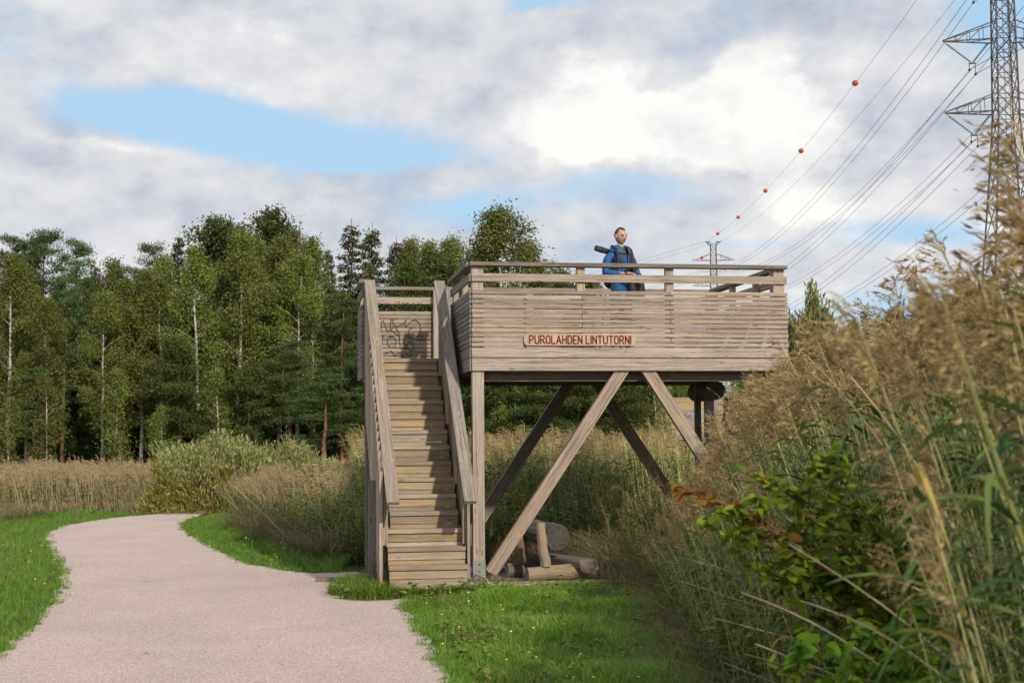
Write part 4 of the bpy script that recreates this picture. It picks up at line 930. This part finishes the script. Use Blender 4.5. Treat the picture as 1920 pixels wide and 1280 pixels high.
k = ~inpoly(P, POLY) & ~in_tower(P, -.02) & (P[:, 0] < -1.3) & ((dp < 2.3) | (lat < -3.3)) & ((dp < 1.75) | (d < 26)) & ((dp < 1.9) | (P[:, 0] < -4.6) | (d < 18.6))
k &= rng.random(len(d)) < np.interp(d, [9, 20, 36], [1., .8, .55]); P, lat, d, dp = P[k], lat[k], d[k], dp[k]
left = P[:, 0] < -4
hh = np.clip(.35+dp*.65, .35, 1.25)*rng.uniform(.65, 1.2, len(P))
put('verge_grass', TG, P, hh*np.interp(d, [9, 30], [1, 1.1]), MGRASSD, 'green verge grass along both sides of the winding path', 'grass', rot=rng.uniform(0, 6.3, len(P)))
k = (rng.random(len(P)) < .035) & (dp > .5); P_ = P[k]; put('verge_straw', TB, P_, rng.uniform(.3, .6, len(P_)), MBROWNG, 'sparse dry stalks standing in the verge grass', 'grass', rot=rng.uniform(0, 6.3, len(P_)))
# creeping grass tufts reaching over the path edge
i_ = rng.integers(0, len(cRj), 1500); j_ = rng.integers(0, len(cLj), 900); P = np.vstack([cRj[i_], cLj[j_]])+rng.normal(0, .05, (2400, 2))
lat, d = toLD(P); k = (d > 8) & (d < 34) & ~in_tower(P, -.02); P = P[k]
put('edge_grass', TS, P, rng.uniform(.5, 1.3, len(P)), MGRASSD, 'low grass creeping over the gravel edge', 'grass', rot=rng.uniform(0, 6.3, len(P)))
# tangled brown grass at the foot of the reeds
P, lat, d = pts_ld(5200, .04, .4, 7.5, 21); o_ = lat-edge(d); k = (o_ > -.42) & (o_ < .9) & ~in_tower(P, .0) & (rng.random(len(d)) < .75); P, d, o_ = P[k], d[k], o_[k]
put('tangled_grass', TB, P, np.clip(.75+o_*.8, .5, 1.3)*rng.uniform(.7, 1.2, len(P)), MBROWNG, 'tangled half dry brown grass between the lawn and the reeds', 'grass', rot=rng.uniform(0, 6.3, len(P)))
P, lat, d = pts_ld(5000, -.2, .1, 19, 30); dp = distpoly(P, pathpts); k = (dp > .9) & ~inpoly(P, POLY) & ~in_tower(P, .25) & ((P[:, 1] > 3.3) | (P[:, 0] < -1.6)) & (P[:, 0] > -4.8); P, d = P[k], d[k]
put('tangled_grass', TB, P, rng.uniform(.6, 1.15, len(P)), MBROWNG, 'rough brownish grass behind the stairs and under the far side of the tower', 'grass', rot=rng.uniform(0, 6.3, len(P)))
P, lat, d = pts_ld(5000, -.42, -.1, 26, 34); dp = distpoly(P, pathpts); k = (dp > 1.35) & ~inpoly(P, POLY) & (P[:, 0] < -3.5) & (d > 27.); P = P[k]
put('tangled_grass', TB, P, rng.uniform(.6, 1.1, len(P)), MBROWNG, 'rough grass at the front edge of the left reed field', 'grass', rot=rng.uniform(0, 6.3, len(P)))
# leafy weeds
TW = [weed_tpl(rng.uniform(.5, .9), 34, .075, .028) for i in range(6)]
P, lat, d = pts_ld(4200, -.12, .16, 20.2, 27); k = ~in_tower(P, .1) & (P[:, 1] > 3.35) & (P[:, 0] > -1.6); P = P[k]
P2, lat, d = pts_ld(2600, .05, .42, 5, 17.6); k = (lat-edge(d) > -.08) & (lat-edge(d) < 1.8) & ~in_tower(P2, .1); P2 = P2[k]
P3, lat, d = pts_ld(700, -.2, -.1, 20, 30); k = (distpoly(P3, pathpts) > 1.2) & ~inpoly(P3, POLY) & (P3[:, 0] > -5.); P3 = P3[k]
P = np.vstack([P, P2, P3]); put('weeds', TW, P, rng.uniform(.6, 1.25, len(P)), [MWEED, MSTEM], 'leafy green weeds growing under and behind the reeds', 'weeds', rot=rng.uniform(0, 6.3, len(P)))
# vegetation creeping in under the right side of the platform
P = np.column_stack([rng.uniform(1.45, 4.3, 900), rng.uniform(-.35, 3.3, 900)]); P = P[P[:, 0] > 1.5+.5*rng.random(900)]
put('tangled_grass', TB, P, rng.uniform(.5, 1.2, len(P))*np.clip((P[:, 0]-.9)*.9, .4, 1.1), MBROWNG, 'rough brown green grass growing in under the right half of the platform', 'grass', rot=rng.uniform(0, 6.3, len(P)))
P = np.column_stack([rng.uniform(2.2, 4.3, 150), rng.uniform(-.2, 3.3, 150)])
put('reed_bed', R1, P, rng.uniform(.55, .85, len(P))*np.clip((P[:, 0]-1.2)*.5, .5, 1.), [MSTEM, MRLEAF, MPLUMEF], 'shorter reeds growing up under the right half of the platform', 'reeds', tx=rng.uniform(-.3, .1, len(P)))
P = np.column_stack([rng.uniform(-.9, 1.6, 260), rng.uniform(2.7, 3.4, 260)])
put('tangled_grass', TB, P, rng.uniform(.4, .9, len(P)), MBROWNG, 'rough grass along the back of the gravel bed', 'grass', rot=rng.uniform(0, 6.3, len(P)))
# grass clump round the stair foot
def onground(xs, ys): return np.array([onZ(x, y, G0)[:2] for x, y in zip(xs, ys)])
P = np.column_stack([rng.uniform(-1.68, -1.04, 900), rng.uniform(-1.3, .35, 900)]); P = P[(P[:, 0]+1.04 > -.62*np.sin(PI*np.clip((P[:, 1]+1.45)/1.9, 0, 1))**.6*(1+.35*np.sin(P[:, 1]*9)*rng.random(len(P))))]
put('stair_foot_grass', TG, P, rng.uniform(.7, 1.5, len(P)), MGRASSD, 'grass tuft growing against the left foot of the stairs', 'grass', rot=rng.uniform(0, 6.3, len(P)))
P = np.column_stack([rng.uniform(-1.1, .35, 520), rng.uniform(-1.16, -.93, 520)])
put('stair_foot_grass', TG, P, rng.uniform(.6, 1.0, len(P)), MGRASSD, 'short grass in front of the lowest step', 'grass', rot=rng.uniform(0, 6.3, len(P)))
P = np.column_stack([rng.uniform(-1.6, .3, 70), rng.uniform(-1.2, -.95, 70)])
put('stair_foot_herbs', [weed_tpl(rng.uniform(.10, .2), 12, .06, .03) for i in range(4)], P, rng.uniform(.6, 1.2, len(P)), [MGRASSD, MSTEM], 'small herbs in the grass around the stair foot', 'herbs', rot=rng.uniform(0, 6.3, len(P)))
# little flowers in the verges
g = G()
P, lat, d = pts_ld(900, -.38, .1, 9.5, 26); dp = distpoly(P, pathpts); k = ~inpoly(P, POLY) & ~in_tower(P) & (dp < 1.4) & (rng.random(len(d)) < .35) & ((P[:, 0] < -1.6) | (P[:, 1] < -1.5)) & (lat < 1.2)
for p in P[k]:
    z = rng.uniform(.10, .2); m_ = int(rng.choice([0, 0, 0, 1, 2])); spheroid(g, (*p, G0+z), (.012, .012, .007), m_, 6, 4); g.tube([(*p, G0), (*p, G0+z)], .0015, 3, 3, caps=False)
tag(g.build('wild_flowers', [MFLY, MFLP, MFLW, MSTEM]), 'tiny yellow, white and pink flowers in the verge grass', 'flowers', kind='stuff')
# small litter of leaves on the gravel
g = G(); p = onZ(268, 1091, G0+.012); ribbon(g, [p, p+np.array([.05, .01, .012]), p+np.array([.13, .0, .004])], [.02, .035, .01], (0, 1, 0)); tag(g.build('fallen_leaf', MBROWNG), 'brown leaf lying in the middle of the gravel path', 'leaf')
g = G(); p = onZ(262, 1224, G0+.012); ribbon(g, [p, p+np.array([.05, .01, .01]), p+np.array([.10, .0, .004])], [.01, .03, .008], (0, 1, 0)); tag(g.build('fallen_leaf', MBROWNG), 'pale leaf on the gravel near the bottom of the photo', 'leaf')

# ------------------------------------------------------------------ shrubs
def shrub(name, base, stems, leaves, label, cat='shrub', mats=None, stemmat=MTWIG):
    R_ = empty(name, base, 0, label=label, cat=cat); g = G(); 
    for P_, r_ in stems: tube_into(g, P_, r_, 0, 5)
    g.build('stems', stemmat, R_); g = G(); leaves(g); g.build('leaves', mats, R_); return R_
# foreground dogwood in the reeds
def dog(base, tips_, label, nl, nred):
    st = []; run = []
    for k_, tp in enumerate(tips_):
        tp = np.array(tp)-np.array(base); s = np.linspace(0, 1, 9)[:, None]; mid = tp*np.array([.25, .25, .75])+np.array([*rng.normal(0, .06, 2), .15])
        P_ = 2*s*(1-s)*mid+s**2*tp; st.append((P_, np.linspace(.008, .0028, 9))); run.append((P_, k_, True))
        for q in range(4):
            u = int(rng.integers(3, 8)); d2 = (P_[-1]-P_[u])*.3+rng.normal(0, .13, 3)+np.array([0, 0, .06]); s2 = np.linspace(0, 1, 5)[:, None]; Q = P_[u]+d2*s2-np.array([0, 0, .06])*s2**2; st.append((Q, np.linspace(.004, .002, 5))); run.append((Q, k_, False))
    def lv(g):
        for Q, k_, main in run:
            for q in range(nl if main else nl//2):
                t = (1-rng.random()**1.4*.75 if main else rng.uniform(.2, 1))*(len(Q)-1); i = int(min(t, len(Q)-2)); c_ = Q[i]+(Q[i+1]-Q[i])*(t-i)
                d_ = np.array([*rng.normal(0, 1, 2), rng.uniform(-.8, .35)]); nrm = np.array([0, 0, 1])+rng.normal(0, .6, 3); nrm /= np.linalg.norm(nrm); L = rng.uniform(.042, .078)
                leafquad(g, c_, d_, nrm, L, L*rng.uniform(.5, .66), 1 if (k_ < nred and t > .72*(len(Q)-1) and main) else 0)
    return shrub('dogwood_shrub', base, st, lv, label, mats=[MDOG, MDOGR])
def tipsat(lst, d0, d1): return [atD(x, y, rng.uniform(d0, d1)) for x, y in lst]
b = ld(1.85, 6.0); dog((*b, G0), tipsat([(1250, 905), (1300, 925), (1365, 865), (1420, 900), (1335, 990), (1400, 1010), (1470, 940), (1525, 850), (1480, 1030), (1560, 930), (1440, 1080), (1540, 1070), (1620, 960), (1600, 1080), (1680, 1000), (1500, 1150), (1640, 1130), (1720, 1100)], 5.5, 6.3), 'red stemmed shrub with bright green leaves poking left out of the reeds', 50, 2)
b = ld(1.62, 4.9); dog((*b, G0), tipsat([(1520, 1190), (1600, 1170), (1680, 1180), (1440, 1240), (1560, 1250), (1650, 1250), (1740, 1210), (1780, 1160), (1820, 1240), (1720, 1270)], 4.7, 5.3), 'low dark leafy shrub at the bottom edge of the photo, right of the lawn', 48, 0)
for k_, (x0, y0, d0_, x1, y1, d1_) in enumerate(((1480, 1020, 5.0, 1930, 1370, 4.3), (1640, 1075, 4.7, 1930, 1245, 4.3), (1775, 680, 4.8, 1960, 900, 4.4), (1500, 1125, 4.9, 1810, 1300, 4.5), (1390, 1110, 5.4, 1720, 1300, 5.0), (1590, 700, 5.4, 1800, 1010, 5.0), (1500, 655, 7, 1700, 900, 6.4))):
    g = G(); A = atD(x0, y0, d0_); B = atD(x1, y1, d1_); s_ = np.linspace(0, 1, 8)[:, None]; P_ = A+(B-A)*s_; P_[:, 2] += .04*np.sin(PI*s_[:, 0]); tube_into(g, P_, np.linspace(.0022, .0055, 8), 0, 5)
    tag(g.build('dead_reed_stalk', MDRY), 'bleached dead reed stalk slanting across the %s' % ['shrub, the longest one', 'reeds just above the bottom right corner', 'reeds at the right edge of the photo', 'low shrub near the bottom edge', 'brown grass right of the lawn', 'reeds left of the right edge, rather steep', 'reed plumes right of the platform'][k_], 'reed stalk', 'single dead stalks in the foreground')
def bush(base, rx, ry, h, n, L, wd, label, mats, cat='willow shrub', name='willow_shrub', yellow=0., up=.9):
    st = []
    for i in range(26):
        a = rng.uniform(0, 2*PI); r = rng.uniform(.2, .9); s = np.linspace(0, 1, 5)[:, None]; st.append((np.array([math.cos(a)*rx, math.sin(a)*ry, 0])*r*s**1.2+np.array([0, 0, h])*s*math.sqrt(max(.1, 1-r*r)), np.linspace(.03, .006, 5)))
    lob = [(rng.uniform(-.7, .7), rng.uniform(-.7, .7), rng.uniform(.25, .5), rng.uniform(.15, .3)) for i in range(14)]
    def lv(g):
        V = []; F = []; 
        th = rng.uniform(0, 2*PI, n); ph = np.arccos(rng.uniform(0, 1, n)); rr = rng.uniform(.5, 1, n)**.4
        x = np.sin(ph)*np.cos(th); y = np.sin(ph)*np.sin(th); z = np.cos(ph)
        bump = 1+.10*np.sin(x*9+1)*np.cos(y*8)+.10*np.sin(x*4+z*6)+rng.normal(0, .035, n)
        C_ = np.stack([x*rx, y*ry, z*h], 1)*(rr*bump)[:, None]
        D_ = np.stack([x*.6, y*.6, np.full(n, up)], 1)+rng.normal(0, .45, (n, 3)); D_ /= np.linalg.norm(D_, axis=1)[:, None]
        S_ = np.cross(D_, rng.normal(0, 1, (n, 3))); S_ /= np.linalg.norm(S_, axis=1)[:, None]; l = rng.uniform(.7, 1.3, n)[:, None]*L
        A = C_-S_*wd/2*.5; B = C_+S_*wd/2*.5; C2 = C_+D_*l+S_*wd*.15; D2 = C_+D_*l-S_*wd*.15; M1 = C_+D_*l*.4+S_*wd/2; M2 = C_+D_*l*.4-S_*wd/2
        V = np.stack([A, B, M1, M2, C2, D2], 1).reshape(-1, 3); o = np.arange(n)[:, None]*6
        F = np.stack([o+[0, 1, 2, 3], o+[3, 2, 4, 5]], 1).reshape(-1, 4); m = np.zeros(n, int)
        if yellow: m = ((z < .62+.15*np.sin(x*5)) & (x < .35) & (rng.random(n) < yellow)).astype(int)
        g.add(V, F, np.repeat(m, 2), np.repeat(rng.random(n), 2))
    return shrub(name, base, st, lv, label, cat, mats, MPB)
def gbase(px, d): q = ld((px-960)/2700*d, d); return (q[0], q[1], gz1(*q))
bush(gbase(395, 37), 1.75, 1.5, 1.95, 15000, .11, .03, 'large pale willow shrub with yellow lower leaves at the path bend', [MWILLOW, MWILLOWY], yellow=.6)
bush(gbase(520, 38), 1.4, 1.3, 1.85, 9000, .11, .03, 'pale green willow shrub right of the yellowing one, behind the leaning reeds', [MWILLOW, MWILLOWY])
bush(gbase(600, 40), .9, 1.0, 1.35, 5000, .11, .03, 'low willow shrub end just left of the stair tower', [MWILLOW, MWILLOWY])
bush(gbase(1290, 60), 1.0, 1.2, 2.6, 6000, .16, .06, 'dark green shrub in front of the dry field, seen between the braces', [MBROAD, MWILLOWY], 'shrub', 'leafy_shrub')
b_ = gbase(1518, 80); bush(b_, 2.0, 1.9, 10.4, 22000, .32, .10, 'round topped grey green willow tree right of the tower', [MWILLOW, MWILLOWY], 'tree', 'willow_tree', up=1.6)

# ------------------------------------------------------------------ trees
def leaves_at(g, C_, L, wd, m, droop=0., spread=1.0, up=0.):
    n = len(C_); D_ = rng.normal(0, spread, (n, 3))+np.array([0, 0, up-droop]); D_ /= np.linalg.norm(D_, axis=1)[:, None]
    S_ = np.cross(D_, rng.normal(0, 1, (n, 3))); S_ /= np.linalg.norm(S_, axis=1)[:, None]; l = (rng.uniform(.6, 1.3, n)*L)[:, None]; wv = (rng.uniform(.7, 1.2, n)*wd)[:, None]
    V = np.stack([C_-S_*wv*.3, C_+S_*wv*.5, C_+D_*l+S_*wv*.2, C_+D_*l-S_*wv*.4], 1).reshape(-1, 3)
    F = (np.arange(n)[:, None]*4+np.arange(4)); g.add(V, F, m, rng.random(n))
def tree_proto(kind, H, seed):
    gt = G(); gc = G(); k = 9; s = np.linspace(0, 1, k); wob_ = np.cumsum(rng.normal(0, .10, (k, 2)), 0)*(H/18)
    tr = np.column_stack([wob_, s*H]); r0 = {'birch': .16, 'broad': .16, 'pine': .17, 'spruce': .17, 'sapling': .07}[kind]
    tube_into(gt, tr, r0*(1-s)**.8+.015, 0, 7)
    at = lambda t: np.array([np.interp(t, s, tr[:, i]) for i in range(3)])
    mt = 0; C_all = []
    if kind in ('birch', 'broad', 'sapling'):
        nb = {'birch': 46, 'broad': 52, 'sapling': 26}[kind]; lo = {'birch': rng.uniform(.16, .34), 'broad': .12, 'sapling': .12}[kind]
        W_ = {'birch': rng.uniform(2.0, 2.9), 'broad': 3.3, 'sapling': 1.3}[kind]
        for i in range(nb):
            t = lo+(1-lo)*((i+rng.random())/nb)**.95; u = (t-lo)/(1-lo); a = rng.uniform(0, 2*PI); L = W_*(math.sin(PI*min(1, .22+u*.80))**.8+.08)*rng.uniform(.55, 1.15)
            rise = rng.uniform(.5, 1.3); dh = np.array([math.cos(a), math.sin(a), 0]); q = np.linspace(0, 1, 5)[:, None]
            B = at(t)+dh*q*L+np.array([0, 0, 1])*(q*L*rise-q**2*L*rise*.45); tube_into(gt, B, np.linspace(.026, .006, 5)*(1.1-u*.5), 0, 4)
            ncl = 7 if kind != 'sapling' else 4
            for c in range(ncl):
                v = rng.uniform(.3, 1.05); c0 = np.array([np.interp(v, q[:, 0], B[:, j]) for j in range(3)])+rng.normal(0, .22*W_/2.5, 3)
                if kind == 'birch' or kind == 'sapling':
                    n = 58 if kind == 'birch' else 50; P_ = c0+rng.normal(0, 1, (n, 3))*np.array([.26, .26, .2]); dr = rng.uniform(0, 1, n)**1.3*rng.uniform(.3, 1.3); P_[:, 2] -= dr
                else: n = 50; P_ = c0+rng.normal(0, 1, (n, 3))*np.array([.42, .42, .24])
                C_all.append(P_)
        C_ = np.concatenate(C_all); leaves_at(gc, C_, .15 if kind != 'broad' else .17, .09 if kind != 'broad' else .125, 0, droop=.8 if kind != 'broad' else .2)
    elif kind == 'pine':
        lo = rng.uniform(.22, .45); nb = 44
        for i in range(nb):
            t = lo+(.985-lo)*((i+rng.random())/nb); u = (t-lo)/(1-lo); a = rng.uniform(0, 2*PI); L = (2.7*(1-u)**.6*(.45+.55*min(1, u*4))+.35)*rng.uniform(.65, 1.15)
            dh = np.array([math.cos(a), math.sin(a), 0]); q = np.linspace(0, 1, 5)[:, None]; B = at(t)+dh*q*L+np.array([0, 0, 1])*(q*L*.05+q**2*L*.30); tube_into(gt, B, np.linspace(.05, .012, 5), 1, 4)
            for c in range(7):
                v = rng.uniform(.35, 1.05); c0 = np.array([np.interp(v, q[:, 0], B[:, j]) for j in range(3)])+rng.normal(0, 1, 3)*np.array([.28, .28, .08]); n = 44
                P_ = c0+rng.normal(0, 1, (n, 3))*np.array([.24, .24, .10]); C_all.append(P_)
        leaves_at(gc, np.concatenate(C_all), .17, .055, 0, up=1.3, spread=.8)
    else:
        lo = .05; nb = 92
        for i in range(nb):
            t = lo+(.975-lo)*(i+rng.random())/nb; a = i*2.4+rng.normal(0, .3); L = (2.5*(1-t)**.62+.16)*rng.uniform(.75, 1.12); dh = np.array([math.cos(a), math.sin(a), 0]); q = np.linspace(0, 1, 5)[:, None]
            B = at(t)+dh*q*L+np.array([0, 0, 1])*(-q*L*.38+q**2*L*.30); tube_into(gt, B, np.linspace(.03, .008, 5), 0, 3)
            n = int(46+95*L/2.4); v = rng.uniform(.1, 1.05, n); c0 = np.stack([np.interp(v, q[:, 0], B[:, j]) for j in range(3)], 1); wdt = .30*(1.15-v)+.06
            side = np.cross(dh, [0, 0, 1]); P_ = c0+side*(rng.normal(0, 1, n)*wdt)[:, None]+rng.normal(0, .05, (n, 3)); P_[:, 2] -= rng.uniform(0, .22, n)
            C_all.append(P_)
        C_ = np.concatenate(C_all); cone = (C_[:, 2] > H*.74) & (rng.random(len(C_)) < (.10 if seed % 2 else .26)); leaves_at(gc, C_[~cone], .22, .10, 0, droop=.5, spread=.8); leaves_at(gc, C_[cone], .18, .06, 1, droop=2)
    return gt, gc
protos = {}; KM = {'birch': ([MBB, MPB], MBIRCH, 'birch_tree', 'birch'), 'sapling': ([MBB, MPB], MBIRCH, 'birch_sapling', 'birch sapling'), 'broad': ([MPB, MPB], MBROAD, 'broadleaf_tree', 'leafy tree'),
    'pine': ([MPB, MPB], MPINE, 'pine_tree', 'pine'), 'spruce': ([MSB, MSB], [MSPRUCE, MCONE], 'spruce_tree', 'spruce')}
for kind, H, nv in (('birch', 17, 5), ('broad', 17, 3), ('pine', 17, 4), ('spruce', 18, 4), ('sapling', 9, 2)):
    for i in range(nv):
        gt, gc = tree_proto(kind, H, i); protos.setdefault(kind, []).append([gt, gc, H, None])
ORD = ['first', 'second', 'third', 'fourth', 'fifth', 'sixth', 'seventh', 'eighth', 'ninth', 'tenth', 'eleventh', 'twelfth', 'thirteenth', 'fourteenth', 'fifteenth', 'sixteenth', 'seventeenth', 'eighteenth', 'nineteenth', 'twentieth', 'twenty-first', 'twenty-second', 'twenty-third', 'twenty-fourth']
trees = []
def tr(kind, px, top, d, wide=1.0, row='front'): trees.append((kind, px, top, d, wide, row))
for a in [('birch', -60, 470, 99), ('birch', 22, 478, 97), ('birch', 48, 500, 99), ('birch', 84, 560, 96), ('pine', 118, 515, 100), ('birch', 188, 545, 96), ('birch', 228, 520, 99), ('birch', 262, 500, 98), ('birch', 300, 520, 97),
          ('birch', 368, 462, 96), ('birch', 398, 500, 99), ('birch', 445, 432, 97), ('birch', 484, 440, 99), ('birch', 520, 440, 101), ('birch', 562, 470, 97), ('pine', 548, 640, 93, 1.5), ('pine', 642, 550, 96, 1.25), ('pine', 600, 700, 92, 1.5),
          ('broad', 335, 640, 94), ('pine', 60, 690, 95), ('sapling', 88, 700, 93), ('sapling', 215, 690, 93), ('sapling', 410, 690, 93), ('spruce', 610, 520, 99, .8), ('spruce', 178, 590, 99, .8), ('sapling', 300, 760, 92), ('sapling', 20, 745, 93),
          ('broad', 458, 690, 93, .9), ('pine', 690, 640, 93, 1.3), ('birch', 905, 500, 94), ('birch', 1010, 560, 93), ('birch', 1060, 560, 95), ('birch', 968, 620, 92), ('broad', 930, 660, 92), ('birch', 1110, 600, 94), ('broad', 1085, 680, 92), ('birch', 1150, 610, 93), ('birch', 1195, 640, 92), ('sapling', 1225, 700, 91), ('broad', 1030, 700, 91), ('broad', 1165, 720, 91), ('pine', 880, 660, 93, 1.3)]: tr(*a)
for a in [('pine', 8, 440, 108), ('pine', 45, 438, 107), ('pine', 78, 432, 108), ('pine', 130, 448, 108), ('spruce', 100, 520, 105), ('spruce', 182, 482, 107, .7), ('birch', 214, 488, 107), ('pine', 240, 500, 106), ('pine', 288, 452, 108), ('spruce', 342, 430, 108, .8), ('broad', 400, 418, 106),
          ('broad', 440, 432, 108), ('broad', 500, 402, 107), ('birch', 545, 430, 107), ('birch', 590, 447, 105), ('spruce', 606, 455, 108, .7), ('spruce', 650, 408, 107, 1.1), ('spruce', 700, 414, 108), ('spruce', 730, 440, 106), ('birch', 762, 447, 107), ('birch', 800, 452, 105),
          ('birch', 850, 444, 107), ('spruce', 690, 480, 103), ('broad', 820, 480, 104), ('birch', 940, 388, 96, 1.35), ('birch', 900, 470, 106), ('birch', 985, 450, 100), ('spruce', 1018, 484, 106, .8), ('broad', 760, 500, 102, .8), ('broad', 1060, 512, 104), ('broad', 1105, 530, 104), ('birch', 320, 480, 104), ('broad', 270, 520, 103), ('spruce', 60, 560, 103), ('pine', 155, 520, 104)]: tr(*a, row='back') if len(a) == 5 else tr(*a, 1.0, 'back')
for a in [('spruce', 1603, 602, 150), ('spruce', 1630, 574, 150), ('broad', 1690, 585, 120), ('broad', 1745, 562, 118), ('broad', 1800, 560, 120), ('broad', 1875, 565, 120), ('broad', 1570, 640, 110), ('pine', 1490, 700, 100), ('broad', 1940, 560, 118)]: tr(*a, 1.0, 'right')
trees.sort(key=lambda t: t[1]); cnt = {}; tot = {}
for t in trees: tot[(t[0], t[5])] = tot.get((t[0], t[5]), 0)+1
LB = {('birch', 'front'): '%s birch from the left along the front of the wood', ('birch', 'back'): '%s birch from the left in the back row, rising above the wood edge',
      ('pine', 'front'): '%s pine from the left along the front of the wood', ('pine', 'back'): '%s pine from the left standing tall on the skyline', ('spruce', 'front'): '%s spruce from the left among the front birches', ('spruce', 'back'): '%s spruce from the left with a cone laden tip on the skyline',
      ('broad', 'front'): '%s dark bushy tree from the left at the foot of the wood', ('broad', 'back'): '%s dense round leafy tree from the left on the skyline', ('sapling', 'front'): '%s slim young birch from the left in front of the wood',
      ('broad', 'right'): '%s leafy tree from the left behind the tall reeds right of the tower', ('spruce', 'right'): '%s of two small pointed spruces above the reeds right of the tower', ('pine', 'right'): '%s dark pine just right of the platform'}
for i, (kind, px, top, d, wide, row) in enumerate(trees):
    pr = protos[kind][(i*7+len(kind)) % len(protos[kind])]; b = gbase(px, d); topz = atD(px, top, d)[2]; sc_ = (topz-b[2])/pr[2]
    c_ = cnt[(kind, row)] = cnt.get((kind, row), 0)+1; nm, cat_ = KM[kind][2:]
    if pr[3] is None:
        root = empty(nm, b); pr[0].build('trunk', KM[kind][0], root, smooth=True); pr[1].build('crown', KM[kind][1], root); pr[3] = root
    else: root = copy_tree(pr[3]); root.location = b
    ws = max(.7, sc_)*wide; root.scale = (ws, ws, sc_); root.rotation_euler[2] = rng.uniform(0, 6.3)
    lab = LB[(kind, row)] % (ORD[c_-1] if tot[(kind, row)] > 1 else 'single')
    tag(root, lab, cat_, 'trees of the wood' if row != 'right' else 'trees beyond the reeds')
# deep interior of the wood and far tree lines: nobody could count these
def thin(gc, step, sc): 
    V, F, m, r = gc.arrays(); n = len(F); I = np.arange(0, n, step); Vq = V.reshape(-1, 4, 3)[I]; c = Vq.mean(1, keepdims=True); return ((Vq-c)*sc+c).reshape(-1, 3), np.arange(len(I)*4).reshape(-1, 4), m[I]*0, r[I]
tb = [thin(protos['broad'][i][1], 4, 1.9) for i in range(3)]+[thin(protos['birch'][i][1], 4, 1.9) for i in range(2)]
P, lat, d = pts_ld(90, -.45, .085, 112, 135); g = G(); scatter(g, tb, np.column_stack([P, gz(P[:, 0], P[:, 1])-1.5]), rng.uniform(0, 6, len(P)), rng.uniform(.75, .95, len(P)), None, None); tag(g.build('deep_wood', MBROAD), 'dense shaded interior of the wood behind the edge trees', 'wood', kind='stuff')
P, lat, d = pts_ld(110, -.42, .098, 101, 112); g = G(); scatter(g, tb, np.column_stack([P, gz(P[:, 0], P[:, 1])-.6]), rng.uniform(0, 6, len(P)), rng.uniform(.30, .5, len(P))); tag(g.build('undergrowth', MBROAD), 'dark leafy undergrowth among the trunks of the wood', 'undergrowth', kind='stuff')
P, lat, d = pts_ld(200, .08, .62, 400, 470); g = G(); scatter(g, tb, np.column_stack([P, gz(P[:, 0], P[:, 1])-.5]), rng.uniform(0, 6, len(P)), np.column_stack([rng.uniform(.5, .75, len(P))]*2+[rng.uniform(.28, .45, len(P))])); tag(g.build('far_tree_line', MWEED), 'hazy far tree line beyond the dry field', 'trees', kind='stuff')
# field beyond: rocks, track, houses
for px, d, r_, lab in ((1302, 240, 2.6, 'large grey boulder pile at the edge of the dry field'), (1288, 250, 1.2, 'small grey boulder left of the large pile in the dry field')):
    b = gbase(px, d); g = G(); spheroid(g, (b[0], b[1], b[2]), (r_, r_, r_*.8), 0, 18, 12, rockd); tag(g.build('boulder', MROCK), lab, 'boulder')
g = G(); q0 = [ld(l, dd) for l, dd in ((22, 190), (60, 190), (60, 206), (22, 206))]; g.add([(*q, gz1(*q)+.25) for q in q0], [[0, 1, 2, 3]]); tag(g.build('gravel_track', MASPH), kind='structure')
for px, d, w_, h_, m_, lab in ((1295, 500, 11, 9.5, MPLAS, 'cream house far beyond the dry field, seen between the braces'), (1262, 520, 16, 8.5, MPLAS, 'long pale building with a light roof far beyond the dry field')):
    b = gbase(px, d); hb = empty('house', b, -.2, label=lab, cat='house'); g = G(); g.box((-w_/2, -5, 0), (w_/2, 5, h_)); g.build('wall', m_, hb)
    g = G(); g.add([(-w_/2-.3, -5.3, h_), (w_/2+.3, -5.3, h_), (w_/2+.3, 0, h_+2), (-w_/2-.3, 0, h_+2), (w_/2+.3, 5.3, h_), (-w_/2-.3, 5.3, h_)], [[0, 1, 2, 3], [3, 2, 4, 5]]); g.build('roof', MROOF, hb)
    for xx in np.arange(-w_/2+1.5, w_/2-1, 3): 
        for zz in (4.5, 7.0): g = G(); g.box((xx, -5.06, zz), (xx+1.2, -5.003, zz+1.2)); g.build('window', MWIN, hb)
